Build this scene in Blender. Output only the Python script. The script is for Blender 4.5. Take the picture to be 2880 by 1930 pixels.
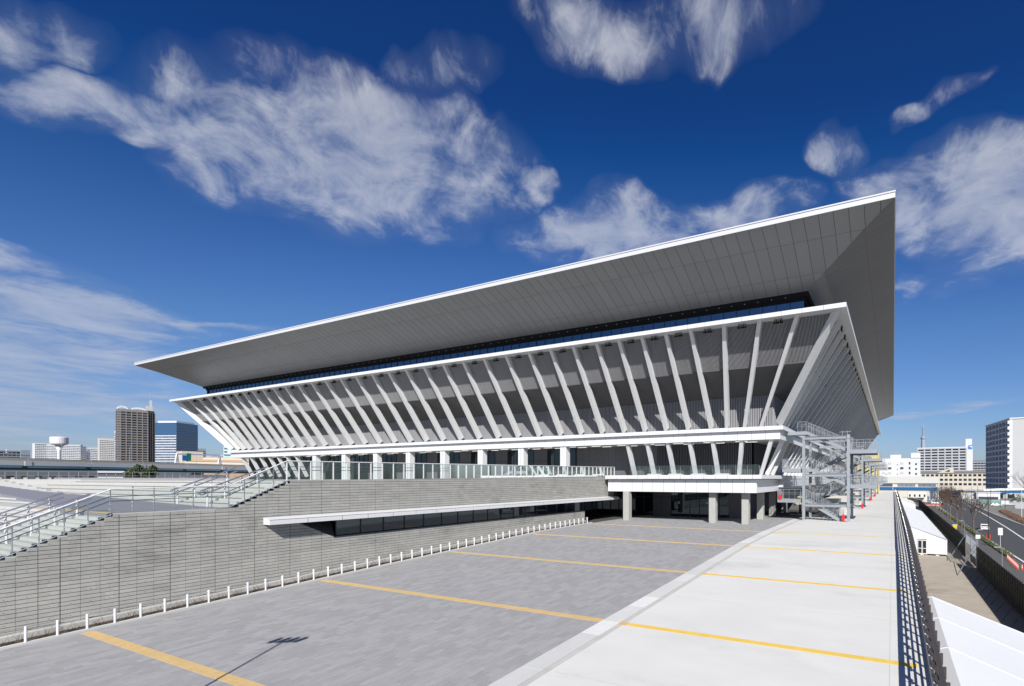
import bpy, math, random
from mathutils import Vector
random.seed(7)
S = bpy.context.scene
for o in list(bpy.data.objects): bpy.data.objects.remove(o)
C = S.collection
CZ = 12.5                       # eye height above the ground; heights below are given relative to the eye
PI = math.pi
R = math.radians

# ------------------------------------------------------------------ camera, sky, sun, exposure
cam = bpy.data.cameras.new('camera'); camo = bpy.data.objects.new('camera', cam); C.objects.link(camo)
camo.location = (0, 0, CZ); camo.rotation_euler = (R(90), 0, R(26.491))
cam.sensor_fit = 'HORIZONTAL'; cam.sensor_width = 36; cam.lens = 1428/2880*36
cam.shift_x = -(1800-1440)/2880; cam.shift_y = (1347-965)/2880
cam.clip_start = .1; cam.clip_end = 9000
S.camera = camo
SUN_EL, SUN_DIR = R(36), (.512, -.859)          # towards the sun, on the ground
ALT, AIR, DUST, OZ = 0, 1.0, .5, 8.0
W = bpy.data.worlds.new('World'); S.world = W; W.use_nodes = True
def build_world():
    nt = W.node_tree; N = nt.nodes; L = nt.links; N.clear()
    def nd(t, **k):
        n = N.new(t)
        for a, v in k.items(): setattr(n, a, v)
        return n
    def m(op, a, b=None, c=None, clamp=False):
        n = nd('ShaderNodeMath', operation=op, use_clamp=clamp)
        for i, v in enumerate((a, b, c)):
            if v is None: continue
            if isinstance(v, (int, float)): n.inputs[i].default_value = v
            else: L.new(v, n.inputs[i])
        return n.outputs[0]
    sky = nd('ShaderNodeTexSky', sky_type='NISHITA', sun_disc=False)
    sky.sun_elevation = SUN_EL; sky.sun_rotation = math.atan2(SUN_DIR[0], SUN_DIR[1])
    sky.altitude = ALT; sky.air_density = AIR; sky.dust_density = DUST; sky.ozone_density = OZ
    # the photograph was taken through a polariser: grade the clear-sky radiance to its deeper blue
    k1 = nd('ShaderNodeVectorMath', operation='SCALE'); L.new(sky.outputs[0], k1.inputs[0]); k1.inputs['Scale'].default_value = 1/13.41
    cv = nd('ShaderNodeRGBCurve'); L.new(k1.outputs[0], cv.inputs['Color'])
    for ch, pts in zip(cv.mapping.curves, (((0,0),(.048,.008),(.082,.064),(.100,.094),(.288,.35),(1,1)), ((0,0),(.093,.048),(.174,.175),(.209,.232),(.434,.505),(1,1)), ((0,0),(.202,.195),(.361,.48),(.413,.54),(.515,.68),(1,1)))):
        ch.points[0].location = pts[0]; ch.points[1].location = pts[-1]
        for p in pts[1:-1]: ch.points.new(*p)
        for p in ch.points: p.handle_type = 'VECTOR'
    cv.mapping.update()
    hs = nd('ShaderNodeVectorMath', operation='SCALE'); L.new(cv.outputs[0], hs.inputs[0]); hs.inputs['Scale'].default_value = 13.41
    tc = nd('ShaderNodeTexCoord'); sp = nd('ShaderNodeSeparateXYZ'); L.new(tc.outputs['Generated'], sp.inputs[0])
    x, y, z = sp.outputs
    az = m('ARCTAN2', x, y)
    el = m('ARCSINE', z)
    ae = nd('ShaderNodeCombineXYZ'); L.new(az, ae.inputs[0]); L.new(el, ae.inputs[1])
    # cloud banks as they stand in the sky: azimuth, elevation, half length, half width, tilt, strength
    banks = [(-.950,.513,.218,.069,.102,1.0),(-.988,.565,.132,.032,.258,.95),(-1.234,.459,.161,.020,.085,.85),
      (-.937,.454,.193,.017,.134,.8),(-1.37,.505,.09,.022,.179,.6),(-.847,.650,.075,.020,.160,.62),(-.820,.603,.048,.016,.173,.7),
      (-.547,.724,.142,.032,-.042,.72),(-.321,.722,.118,.034,-.051,.72),(-.526,.450,.135,.037,-.024,1.0),(-.285,.481,.110,.022,.077,.88),
      (-.670,.520,.035,.013,.091,.6),(-.086,.542,.050,.018,.030,.7),(-.001,.481,.088,.018,-.202,.78),(.158,.415,.135,.058,-.114,1.05),
      (.084,.564,.049,.008,.249,.5),(-1.302,.223,.124,.032,-.172,1.0),(-1.191,.223,.090,.008,.090,.75),(-1.40,.101,.20,.040,.06,.9),
      (-1.42,.149,.20,.030,.1,.9),(.083,.119,.090,.010,.125,.5),(.032,.328,.028,.008,-.26,.55),
      (.75,.35,.3,.07,.05,.9),(1.5,.6,.3,.08,.1,.8),(2.3,.35,.35,.06,-.05,.9),(-2.4,.5,.3,.08,.1,.9),(-1.9,.3,.25,.06,0,.9),(3.0,.8,.4,.1,0,.7)]
    # fractal break-up, a little flatter towards the horizon
    ep = m('MAXIMUM', el, 0.0); fl = nd('ShaderNodeCombineXYZ'); L.new(az, fl.inputs[0]); L.new(m('DIVIDE', m('MULTIPLY', ep, 2.0), m('ADD', ep, .22)), fl.inputs[1])
    def noise(scale, det, rough, dist, off, sy=1.0, out=0):
        mp = nd('ShaderNodeVectorMath', operation='MULTIPLY_ADD'); L.new(fl.outputs[0], mp.inputs[0]); mp.inputs[1].default_value = (scale, scale*1.7*sy, 0); mp.inputs[2].default_value = (off, off*.7, 0)
        n = nd('ShaderNodeTexNoise', noise_dimensions='2D'); n.inputs['Scale'].default_value = 1; n.inputs['Detail'].default_value = det
        n.inputs['Roughness'].default_value = rough; n.inputs['Distortion'].default_value = dist
        L.new(mp.outputs[0], n.inputs['Vector']); return n.outputs[out]
    wp = nd('ShaderNodeVectorMath', operation='MULTIPLY_ADD'); L.new(noise(5.0, 3, .55, 0, 5.5, .8, 1), wp.inputs[0])
    wp.inputs[1].default_value = (.20, .10, 0); wp.inputs[2].default_value = (-.10, -.05, 0)
    av = nd('ShaderNodeVectorMath', operation='ADD'); L.new(ae.outputs[0], av.inputs[0]); L.new(wp.outputs[0], av.inputs[1])
    v1 = nd('ShaderNodeVectorMath', operation='ADD'); L.new(av.outputs[0], v1.inputs[0]); v1.inputs[1].default_value = (0, 0, 1)
    acc = None
    for a0, e0, ra, rb, rot, amp in banks:
        c, sn = math.cos(rot), math.sin(rot); ra *= 1.45; rb *= 1.9
        dot = []
        for k in ((c/ra, sn/ra, -(c*a0+sn*e0)/ra), (-sn/rb, c/rb, (sn*a0-c*e0)/rb)):
            dp = nd('ShaderNodeVectorMath', operation='DOT_PRODUCT'); L.new(v1.outputs[0], dp.inputs[0]); dp.inputs[1].default_value = k; dot.append(dp.outputs['Value'])
        r2 = m('MULTIPLY_ADD', dot[1], dot[1], m('MULTIPLY', dot[0], dot[0]))
        v = m('MULTIPLY_ADD', r2, -amp, amp)
        acc = m('MAXIMUM', v, 0.0) if acc is None else m('MAXIMUM', acc, v)
    acc = m('MULTIPLY', acc, .95)
    n1 = noise(9.0, 6, .60, .35, 3.1); n2 = noise(30, 5, .62, .6, 8.7, .9)
    f = m('ADD', m('MULTIPLY', m('SUBTRACT', n1, .5), 2.6), m('MULTIPLY', m('SUBTRACT', n2, .5), .65))
    # noise bites into the banks: strongest at their thin rims; a thin veil stays around them
    dens = m('ADD', acc, m('MULTIPLY', f, m('MINIMUM', m('MULTIPLY', acc, 3.0), .55)))
    mr = nd('ShaderNodeMapRange', interpolation_type='SMOOTHSTEP'); mr.inputs['From Min'].default_value = .10; mr.inputs['From Max'].default_value = .92
    mr.inputs['To Max'].default_value = .60
    L.new(dens, mr.inputs['Value'])
    cover = m('MAXIMUM', mr.outputs[0], m('MULTIPLY', acc, m('MULTIPLY', n1, .42)))
    # cloud colour: light tops, greyer and bluer where thin or in their own shade
    cr = nd('ShaderNodeMix', data_type='RGBA'); cr.inputs['A'].default_value = (5.0, 5.7, 7.6, 1); cr.inputs['B'].default_value = (10.2, 10.4, 10.9, 1)
    L.new(m('MULTIPLY', m('ADD', m('MULTIPLY', f, .85), .38, clamp=True), m('ADD', m('MULTIPLY', ep, 1.6), .22, clamp=True)), cr.inputs['Factor'])
    mix = nd('ShaderNodeMix', data_type='RGBA'); L.new(cover, mix.inputs['Factor'])
    L.new(hs.outputs[0], mix.inputs['A']); L.new(cr.outputs['Result'], mix.inputs['B'])
    bg = nd('ShaderNodeBackground'); bg.inputs['Strength'].default_value = .052
    out = nd('ShaderNodeOutputWorld'); L.new(mix.outputs['Result'], bg.inputs['Color']); L.new(bg.outputs[0], out.inputs[0])
build_world()
sl = bpy.data.lights.new('sun', 'SUN'); sl.energy = 5.0; sl.angle = R(.5); sl.color = (1, .965, .92)
so = bpy.data.objects.new('sun', sl); C.objects.link(so); so.location = (60, -100, 120)
sd = Vector((SUN_DIR[0]*math.cos(SUN_EL), SUN_DIR[1]*math.cos(SUN_EL), math.sin(SUN_EL)))
so.rotation_euler = sd.to_track_quat('Z', 'Y').to_euler()
S.cycles.max_bounces = 6; S.cycles.diffuse_bounces = 3; S.cycles.glossy_bounces = 3; S.cycles.transparent_max_bounces = 8; S.cycles.caustics_reflective = False; S.cycles.caustics_refractive = False
S.view_settings.view_transform = 'Standard'; S.view_settings.look = 'None'
S.view_settings.exposure = .52; S.view_settings.gamma = 1

# ------------------------------------------------------------------ helpers
BASE = {}
class MB:
    def __init__(s): s.v = []; s.f = []
    def add(s, vs, fs):
        b = len(s.v); s.v += [tuple(p) for p in vs]; s.f += [tuple(i+b for i in f) for f in fs]; return s
    def box(s, x0, x1, y0, y1, z0, z1):
        if x0 > x1: x0, x1 = x1, x0
        if y0 > y1: y0, y1 = y1, y0
        if z0 > z1: z0, z1 = z1, z0
        return s.hexa([(x0,y0,z0),(x1,y0,z0),(x1,y1,z0),(x0,y1,z0)], [(x0,y0,z1),(x1,y0,z1),(x1,y1,z1),(x0,y1,z1)])
    def hexa(s, b, t): return s.add(list(b)+list(t), [(3,2,1,0),(4,5,6,7),(0,1,5,4),(1,2,6,5),(2,3,7,6),(3,0,4,7)])
    def quad(s, a, b, c, d): return s.add([a,b,c,d], [(0,1,2,3)])
    def prism(s, pts, off):
        n = len(pts); q = [tuple(Vector(p)+Vector(off)) for p in pts]
        return s.add(list(pts)+q, [tuple(range(n-1,-1,-1)), tuple(range(n,2*n))]+[(i,(i+1)%n,n+(i+1)%n,n+i) for i in range(n)])
    def tube(s, p, q, r, n=6, r2=None, caps=True):
        p, q = Vector(p), Vector(q); r2 = r if r2 is None else r2
        d = (q-p).normalized(); u = d.orthogonal().normalized(); w = d.cross(u)
        vs = [p+(u*math.cos(2*PI*i/n)+w*math.sin(2*PI*i/n))*r for i in range(n)]+[q+(u*math.cos(2*PI*i/n)+w*math.sin(2*PI*i/n))*r2 for i in range(n)]
        fs = [(i,(i+1)%n,n+(i+1)%n,n+i) for i in range(n)]
        if caps: fs += [tuple(range(n-1,-1,-1)), tuple(range(n,2*n))]
        return s.add(vs, fs)
    def beam(s, p, q, w, h, up=(0,0,1)):
        p, q = Vector(p), Vector(q); d = (q-p).normalized(); a = d.cross(Vector(up)).normalized()*(w/2); b = a.cross(d).normalized()*(h/2)
        return s.hexa([p-a-b,p+a-b,p+a+b,p-a+b], [q-a-b,q+a-b,q+a+b,q-a+b])
    def lathe(s, c, prof, n=16):
        vs = [(c[0]+r*math.cos(2*PI*i/n), c[1]+r*math.sin(2*PI*i/n), c[2]+z) for r, z in prof for i in range(n)]
        fs = [(k*n+i, k*n+(i+1)%n, (k+1)*n+(i+1)%n, (k+1)*n+i) for k in range(len(prof)-1) for i in range(n)]
        fs += [tuple(range(n-1,-1,-1)), tuple(range((len(prof)-1)*n, len(prof)*n))]
        return s.add(vs, fs)
    def mesh(s, name, mat, base=(0,0,0), smooth=False):
        me = bpy.data.meshes.new(name); bx, by, bz = base
        me.from_pydata([(x-bx, y-by, z-bz) for x, y, z in s.v], [], s.f)
        if mat: me.materials.append(mat)
        if smooth:
            for p in me.polygons: p.use_smooth = True
        return me
def root_of(o):
    while o.parent: o = o.parent
    return o
def thing(name, label, cat, base, group=None, rz=0, local=False):
    o = bpy.data.objects.new(name, None); C.objects.link(o); o.empty_display_size = .2
    o.location = (base[0], base[1], base[2]+CZ); o.rotation_euler = (0, 0, rz)
    o['label'] = label; o['category'] = cat
    if group: o['group'] = group
    BASE[o.name] = (0, 0, 0) if local else tuple(base)
    return o
def part(name, mb, mat, parent, kind=None, label=None, smooth=False):
    b = BASE[root_of(parent).name]
    o = bpy.data.objects.new(name, mb.mesh(name, mat, b, smooth)); C.objects.link(o); o.parent = parent
    if kind: o['kind'] = kind
    if label: o['label'] = label
    return o
def piece(name, me, parent, loc, rz=0):
    b = BASE[root_of(parent).name]
    o = bpy.data.objects.new(name, me); C.objects.link(o); o.parent = parent
    o.location = (loc[0]-b[0], loc[1]-b[1], loc[2]-b[2])
    if rz: o.rotation_euler = (0, 0, rz)
    return o
def single(name, mb, mat, label, cat, base, group=None, kind=None, smooth=False):
    o = bpy.data.objects.new(name, mb.mesh(name, mat, base, smooth)); C.objects.link(o)
    o.location = (base[0], base[1], base[2]+CZ); BASE[o.name] = tuple(base)
    if kind: o['kind'] = kind
    if label: o['label'] = label; o['category'] = cat
    if group: o['group'] = group
    return o
def struct(name, mb, mat, label=None, cat=None):
    return single(name, mb, mat, label, cat, (0, 0, 0), kind='structure')
def copy_thing(r, dx, dy, dz=0, label=None, rz=None):
    def cp(o, par):
        c = o.copy(); C.objects.link(c); c.parent = par
        for ch in o.children: cp(ch, c)
        return c
    c = cp(r, None); c.location = (r.location.x+dx, r.location.y+dy, r.location.z+dz)
    if rz is not None: c.rotation_euler = (0, 0, rz)
    if label: c['label'] = label
    return c
def lerp(a, b, t): return a+(b-a)*t

# ------------------------------------------------------------------ materials
def mk(name, col, rough=.6, var=0., vs=1., metal=0., bump=0., bs=8., spec=.5, stretch=(1,1,1), rnd=0., stain=None, emit=None, coat=0.):
    if not emit: col = tuple(c*.92 for c in col)
    ma = bpy.data.materials.new(name); ma.use_nodes = True; nt = ma.node_tree; N = nt.nodes; L = nt.links
    b = N['Principled BSDF']; b.inputs['Base Color'].default_value = (*col, 1); b.inputs['Roughness'].default_value = rough
    b.inputs['Metallic'].default_value = metal; b.inputs['Specular IOR Level'].default_value = spec
    if coat: b.inputs['Coat Weight'].default_value = coat; b.inputs['Coat Roughness'].default_value = .04
    if emit: b.inputs['Emission Color'].default_value = (*col, 1); b.inputs['Emission Strength'].default_value = emit
    if not (var or bump or rnd or stain): return ma
    geo = N.new('ShaderNodeNewGeometry'); mp = N.new('ShaderNodeMapping'); mp.inputs['Scale'].default_value = stretch
    L.new(geo.outputs['Position'], mp.inputs[0])
    def noise(sc, det=6, ro=.6):
        n = N.new('ShaderNodeTexNoise'); n.inputs['Scale'].default_value = sc; n.inputs['Detail'].default_value = det; n.inputs['Roughness'].default_value = ro
        L.new(mp.outputs[0], n.inputs['Vector']); return n.outputs[0]
    def m(op, a, c):
        n = N.new('ShaderNodeMath'); n.operation = op
        for i, v in enumerate((a, c)):
            if isinstance(v, (int, float)): n.inputs[i].default_value = v
            else: L.new(v, n.inputs[i])
        return n.outputs[0]
    fac = None
    if var: fac = m('ADD', m('MULTIPLY', m('SUBTRACT', noise(vs), .5), 2*var*1.6), 1.0)
    if rnd:
        oi = N.new('ShaderNodeObjectInfo')
        rv = m('FRACT', m('ADD', m('MULTIPLY', geo.outputs['Random Per Island'], 7.31), oi.outputs['Random']), 0)
        rr = m('ADD', m('MULTIPLY', m('SUBTRACT', rv, .5), 2*rnd), 1.0)
        fac = rr if fac is None else m('MULTIPLY', fac, rr)
    if stain:      # (scale, amount): broad patches of dirt and damp
        n2 = N.new('ShaderNodeMapRange'); n2.interpolation_type = 'SMOOTHSTEP'; n2.inputs['From Min'].default_value = .52; n2.inputs['From Max'].default_value = .75
        L.new(noise(stain[0], 5, .65), n2.inputs['Value'])
        st = m('SUBTRACT', 1.0, m('MULTIPLY', n2.outputs[0], stain[1]))
        fac = st if fac is None else m('MULTIPLY', fac, st)
    if fac is not None:
        mx = N.new('ShaderNodeVectorMath'); mx.operation = 'SCALE'; mx.inputs[0].default_value = col; L.new(fac, mx.inputs['Scale'])
        L.new(mx.outputs[0], b.inputs['Base Color'])
    if bump:
        bp = N.new('ShaderNodeBump'); bp.inputs['Strength'].default_value = bump; bp.inputs['Distance'].default_value = .02
        L.new(noise(bs, 5), bp.inputs['Height']); L.new(bp.outputs[0], b.inputs['Normal'])
    return ma
def glass_clear(name, tint, gloss=.12):
    ma = bpy.data.materials.new(name); ma.use_nodes = True; nt = ma.node_tree; N = nt.nodes; L = nt.links; N.clear()
    t = N.new('ShaderNodeBsdfTransparent'); t.inputs[0].default_value = (*tint, 1)
    g = N.new('ShaderNodeBsdfGlossy'); g.inputs['Roughness'].default_value = .02; g.inputs[0].default_value = (.9, .97, .95, 1)
    fr = N.new('ShaderNodeFresnel'); fr.inputs[0].default_value = 1.45
    ad = N.new('ShaderNodeMath'); ad.operation = 'ADD'; ad.inputs[1].default_value = gloss*.3; L.new(fr.outputs[0], ad.inputs[0])
    mx = N.new('ShaderNodeMixShader'); L.new(ad.outputs[0], mx.inputs[0]); L.new(t.outputs[0], mx.inputs[1]); L.new(g.outputs[0], mx.inputs[2])
    o = N.new('ShaderNodeOutputMaterial'); L.new(mx.outputs[0], o.inputs[0]); return ma
def glass_dark(name, base, mirror, tint=(.8,.9,1), wav=0.):
    ma = bpy.data.materials.new(name); ma.use_nodes = True; nt = ma.node_tree; N = nt.nodes; L = nt.links; N.clear()
    d = N.new('ShaderNodeBsdfDiffuse'); d.inputs[0].default_value = (*base, 1)
    g = N.new('ShaderNodeBsdfGlossy'); g.inputs['Roughness'].default_value = .03; g.inputs[0].default_value = (*tint, 1)
    if wav:
        bp = N.new('ShaderNodeBump'); bp.inputs['Strength'].default_value = wav; bp.inputs['Distance'].default_value = .05
        n = N.new('ShaderNodeTexNoise'); n.inputs['Scale'].default_value = .5; L.new(n.outputs[0], bp.inputs['Height']); L.new(bp.outputs[0], g.inputs['Normal'])
    lw = N.new('ShaderNodeFresnel'); lw.inputs[0].default_value = 1.5
    ad = N.new('ShaderNodeMath'); ad.operation = 'ADD'; ad.use_clamp = True; ad.inputs[1].default_value = mirror; L.new(lw.outputs[0], ad.inputs[0])
    mx = N.new('ShaderNodeMixShader'); L.new(ad.outputs[0], mx.inputs[0]); L.new(d.outputs[0], mx.inputs[1]); L.new(g.outputs[0], mx.inputs[2])
    o = N.new('ShaderNodeOutputMaterial'); L.new(mx.outputs[0], o.inputs[0]); return ma
M = dict(
 white=mk('white_panel', (.63,.635,.645), .35, rnd=.025, var=.02, vs=.6),
 column=mk('column_paint', (.62,.627,.63), .55, var=.06, vs=1.2, bump=.15, bs=25),
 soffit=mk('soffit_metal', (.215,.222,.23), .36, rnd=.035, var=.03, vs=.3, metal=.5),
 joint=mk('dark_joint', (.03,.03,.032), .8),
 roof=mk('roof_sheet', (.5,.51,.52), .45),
 fascia=mk('roof_fascia', (.56,.57,.59), .35, rnd=.02),
 louvre=mk('louvre_metal', (.30,.30,.315), .45, rnd=.06),
 louvre_back=mk('louvre_back', (.02,.02,.023), .8),
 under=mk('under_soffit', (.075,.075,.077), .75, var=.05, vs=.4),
 rib=mk('ribbed_cladding', (.28,.28,.295), .5, rnd=.05),
 rib_back=mk('ribbed_back', (.05,.05,.06), .7),
 dkpanel=mk('dark_wall_panel', (.11,.107,.115), .5, rnd=.06),
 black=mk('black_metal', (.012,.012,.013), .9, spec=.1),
 frame=mk('dark_frame', (.03,.032,.036), .4),
 blueglass=glass_dark('clerestory_glass', (.012,.03,.06), .13, (.55,.75,1.0), .06),
 darkglass=glass_dark('dark_glass', (.008,.011,.014), .04, (.75,.9,1.0), .03),
 clear=glass_clear('clear_glass', (.94,.972,.96)),
 steel=mk('galvanised_steel', (.31,.335,.36), .48, var=.10, vs=2.5, metal=.35, rnd=.04),
 steel_dk=mk('grating', (.22,.235,.25), .6, metal=.2),
 inox=mk('stainless', (.55,.56,.58), .3, metal=.9),
 whitepost=mk('white_post', (.68,.68,.69), .4),
 board=mk('board_concrete', (.335,.33,.305), .85, var=.15, vs=1.1, rnd=.07, bump=.35, bs=14, stretch=(1,.8,1.6), stain=(.40,.34)),
 board_pale=mk('board_concrete_pale', (.375,.367,.338), .85, var=.14, vs=1.1, rnd=.06, bump=.35, bs=14, stretch=(1,.8,1.6), stain=(.40,.22)),
 boardgap=mk('board_joint', (.05,.05,.047), .95),
 conc=mk('column_concrete', (.36,.356,.33), .85, var=.10, vs=3, bump=.3, bs=18, stain=(1.2,.15)),
 deck=mk('deck_concrete', (.60,.598,.57), .75, var=.07, vs=.5, stretch=(.6,1.3,1), bump=.12, bs=20, stain=(.22,.17)),
 kerb=mk('kerb_concrete', (.57,.57,.55), .8, rnd=.12, var=.05, vs=2),
 gutter=mk('gutter_concrete', (.45,.445,.415), .85, var=.14, vs=1.6, stain=(.8,.25)),
 step=mk('step_concrete', (.44,.44,.42), .8, rnd=.06, var=.07, vs=1.2),
 ramp=mk('ramp_paving', (.20,.20,.235), .8, var=.06, vs=2),
 paver=mk('paver', (.30,.298,.30), .9, spec=.2, rnd=.085, var=.15, vs=5, stretch=(3.2,.5,1), bump=.2, bs=12),
 tact_tan=mk('tactile_tan', (.56,.395,.175), .65, rnd=.05),
 tact_yel=mk('tactile_yellow', (.72,.49,.09), .6, rnd=.04),
 soil=mk('soil', (.07,.055,.04), .95, var=.3, vs=6),
 twig=mk('twig', (.115,.075,.055), .9),
 brown=mk('fence_brown', (.055,.045,.042), .5),
 tent=mk('tent_fabric', (.64,.645,.65), .5, var=.02, vs=.5, bump=.25, bs=1.6),
 tentseam=mk('tent_seam', (.52,.53,.54), .6),
 dirt=mk('dirt', (.37,.325,.265), .95, var=.16, vs=.5, bump=.5, bs=3, stain=(.12,.35)),
 ground=mk('ground', (.19,.18,.16), .95, var=.2, vs=.02),
 asphalt=mk('asphalt', (.055,.056,.058), .85, var=.14, vs=.35, bump=.2, bs=30),
 walk=mk('walk_asphalt', (.09,.09,.09), .9, var=.12, vs=.4),
 paint=mk('road_paint', (.72,.72,.70), .7, var=.06, vs=2),
 sitefence=mk('site_fence', (.012,.012,.012), .6, rnd=.1),
 galv=mk('scaffold_tube', (.35,.36,.37), .5, metal=.5),
 hedge=mk('hedge', (.07,.085,.03), .9, var=.35, vs=2), brownhedge=mk('brown_hedge', (.13,.075,.05), .9, var=.35, vs=2),
 leaf=mk('evergreen_leaf', (.045,.065,.02), .8, rnd=.4), bark=mk('bark', (.13,.10,.08), .9, var=.2, vs=6),
 cone=mk('cone_orange', (.75,.10,.02), .5), red=mk('red_paint', (.62,.02,.02), .4), yellow=mk('yellow_paint', (.75,.55,.03), .5),
 carwhite=mk('car_paint', (.66,.66,.66), .25, coat=.8), tyre=mk('tyre', (.02,.02,.02), .8), lampred=mk('lamp_red', (.45,.02,.02), .3),
 palewall=mk('pale_wall', (.58,.59,.61), .7, var=.03, vs=.1), cream=mk('cream_wall', (.52,.48,.40), .75, var=.03, vs=.1),
 factory=mk('factory_wall', (.56,.53,.45), .7), factroof=mk('factory_roof', (.50,.50,.455), .55), blueband=mk('blue_band', (.006,.095,.235), .5), balcony=mk('balcony_front', (.40,.415,.44), .7, rnd=.06), endwall=mk('end_wall', (.44,.445,.45), .75, var=.04, vs=.05),
 yellowscreen=mk('yellow_screen', (.60,.50,.17), .6, var=.05, vs=.4),
 brownwall=mk('brown_wall', (.165,.15,.14), .75), dkwin=mk('far_window', (.03,.036,.048), .15, rnd=.85), bluewin=glass_dark('office_glass', (.03,.075,.15), .10, (.7,.85,1)),
 greywall=mk('grey_wall', (.36,.37,.39), .7), slatewall=mk('slate_wall', (.16,.18,.22), .7), shadewall=mk('shaded_wall', (.075,.085,.10), .8, var=.2, vs=.1), midwin=mk('far_pane', (.14,.165,.21), .25, rnd=.45), beige=mk('beige_wall', (.50,.45,.37), .8),  # shadewall: shade below the elevated road put into the wall colour
 girder=mk('girder_green', (.02,.095,.085), .55), girderlit=mk('girder_lit_flange', (.50,.78,.78), .5), parapet=mk('parapet', (.66,.67,.67), .8, var=.05, vs=.05), noise=mk('noise_wall', (.48,.45,.38), .8),
 orange=mk('orange_roof', (.42,.27,.16), .8), green=mk('sign_green', (.02,.28,.16), .5), blue=mk('sign_blue', (.03,.20,.55), .5), tower=mk('tower_steel', (.27,.30,.35), .6),
 lamp=mk('ceiling_lamp', (1.,.97,.92), .5, emit=.5), pole=mk('dark_pole', (.03,.03,.03), .5), palecream=mk('pale_yellow_and_sunlit', (.70,.58,.33), .6),
 hoard=mk('hoarding', (.66,.62,.55), .7), mint=mk('site_net_green', (.10,.30,.22), .8))

# ------------------------------------------------------------------ ground, road, deck
struct('ground', MB().box(-3500, 3500, -900, 6500, -13.4, -12.52), M['ground'])
struct('site_yard', MB().box(-20, 10.3, -30, 290, -12.515, -12.5), M['dirt'])
struct('pavement', MB().box(10.7, 17.2, -30, 330, -12.51, -12.49), M['walk'])
# the road bends slightly to the right as it goes
def road_x(y): return 0 if y < 130 else (y-130)**2*.00012
rm = MB(); ys = [-40+15*i for i in range(36)]
for a, b in zip(ys[:-1], ys[1:]):
    ra, rb = road_x(a), road_x(b)
    rm.quad((17.6+ra*.4, a, -12.497), (31+ra, a, -12.497), (31+rb, b, -12.497), (17.6+rb*.4, b, -12.497))
road = struct('road', rm, M['asphalt'])
km = MB()
for a, b in zip(ys[:-1], ys[1:]):
    ra, rb = road_x(a), road_x(b)
    km.hexa([(17.25+ra*.4,a,-12.52),(17.6+ra*.4,a,-12.52),(17.6+rb*.4,b,-12.52),(17.25+rb*.4,b,-12.52)], [(17.25+ra*.4,a,-12.36),(17.6+ra*.4,a,-12.36),(17.6+rb*.4,b,-12.36),(17.25+rb*.4,b,-12.36)])
    km.hexa([(31+ra,a,-12.52),(31.3+ra,a,-12.52),(31.3+rb,b,-12.52),(31+rb,b,-12.52)], [(31+ra,a,-12.36),(31.3+ra,a,-12.36),(31.3+rb,b,-12.36),(31+rb,b,-12.36)])
struct('kerb', km, M['kerb'])
ml = MB()
def stripe(pts, w):
    for (xa, ya), (xb, yb) in zip(pts[:-1], pts[1:]):
        ml.quad((xa-w, ya, -12.490), (xa+w, ya, -12.490), (xb+w, yb, -12.490), (xb-w, yb, -12.490))
stripe([(22.6,90),(24.4,131),(26.2,160),(28.05,197),(29.3,225),(29.7,243)], .16)
for k in range(9): stripe([(30.0+k*.7, 252+k*14), (30.3+k*.7, 258+k*14)], .14)
for k in range(7): stripe([(26.4+.1*k, 243+k*9), (26.45+.1*k, 247+k*9)], .12)
part('road_marking', ml, M['paint'], road)

DP = [(-30,-7.7),(6.74,-6.14),(37.6,-4.82),(46,-4.70),(215,-4.70)]
def dz(y):
    for (a, za), (b, zb) in zip(DP[:-1], DP[1:]):
        if y <= b: return lerp(za, zb, (y-a)/(b-a))
    return DP[-1][1]
def sheet(mb, x0, x1, y0, y1, up, thick):
    cuts = sorted({y0, y1, *[p[0] for p in DP if y0 < p[0] < y1]})
    for a, b in zip(cuts[:-1], cuts[1:]):
        za, zb = dz(a)+up, dz(b)+up
        mb.hexa([(x0,a,za-thick),(x1,a,za-thick),(x1,b,zb-thick),(x0,b,zb-thick)], [(x0,a,za),(x1,a,za),(x1,b,zb),(x0,b,zb)])
dm = MB(); sheet(dm, -9.405, 1.12, -28, 212, 0, .9)
deck = struct('elevated_deck', dm, M['deck'])
d2 = MB(); sheet(d2, -31, -9.25, -28, 50, -.06, .84); d2.box(-62, -9.25, 50.002, 212, -5.55, -4.703)
part('deck_base', d2, M['boardgap'], deck)
for k in range(12): part('pier', MB().box(-6.2, -5.2, -8+18*k, -7+18*k, -12.5, dz(-8+18*k)-.95), M['conc'], deck)
gm = MB(); sheet(gm, -9.62, -9.40, -20, 66, .004, .05); part('gutter', gm, M['gutter'], deck)
# kerb stones along the paving
y = -14; i = 0
while y < 64:
    l = random.choice((1.6, 2.2, 2.9, 3.4)); mb = MB(); sheet(mb, -10.42, -9.64, y+.012, y+l-.012, .012, .05)
    part('kerb_stone', mb, M['kerb'], deck); y += l
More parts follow.
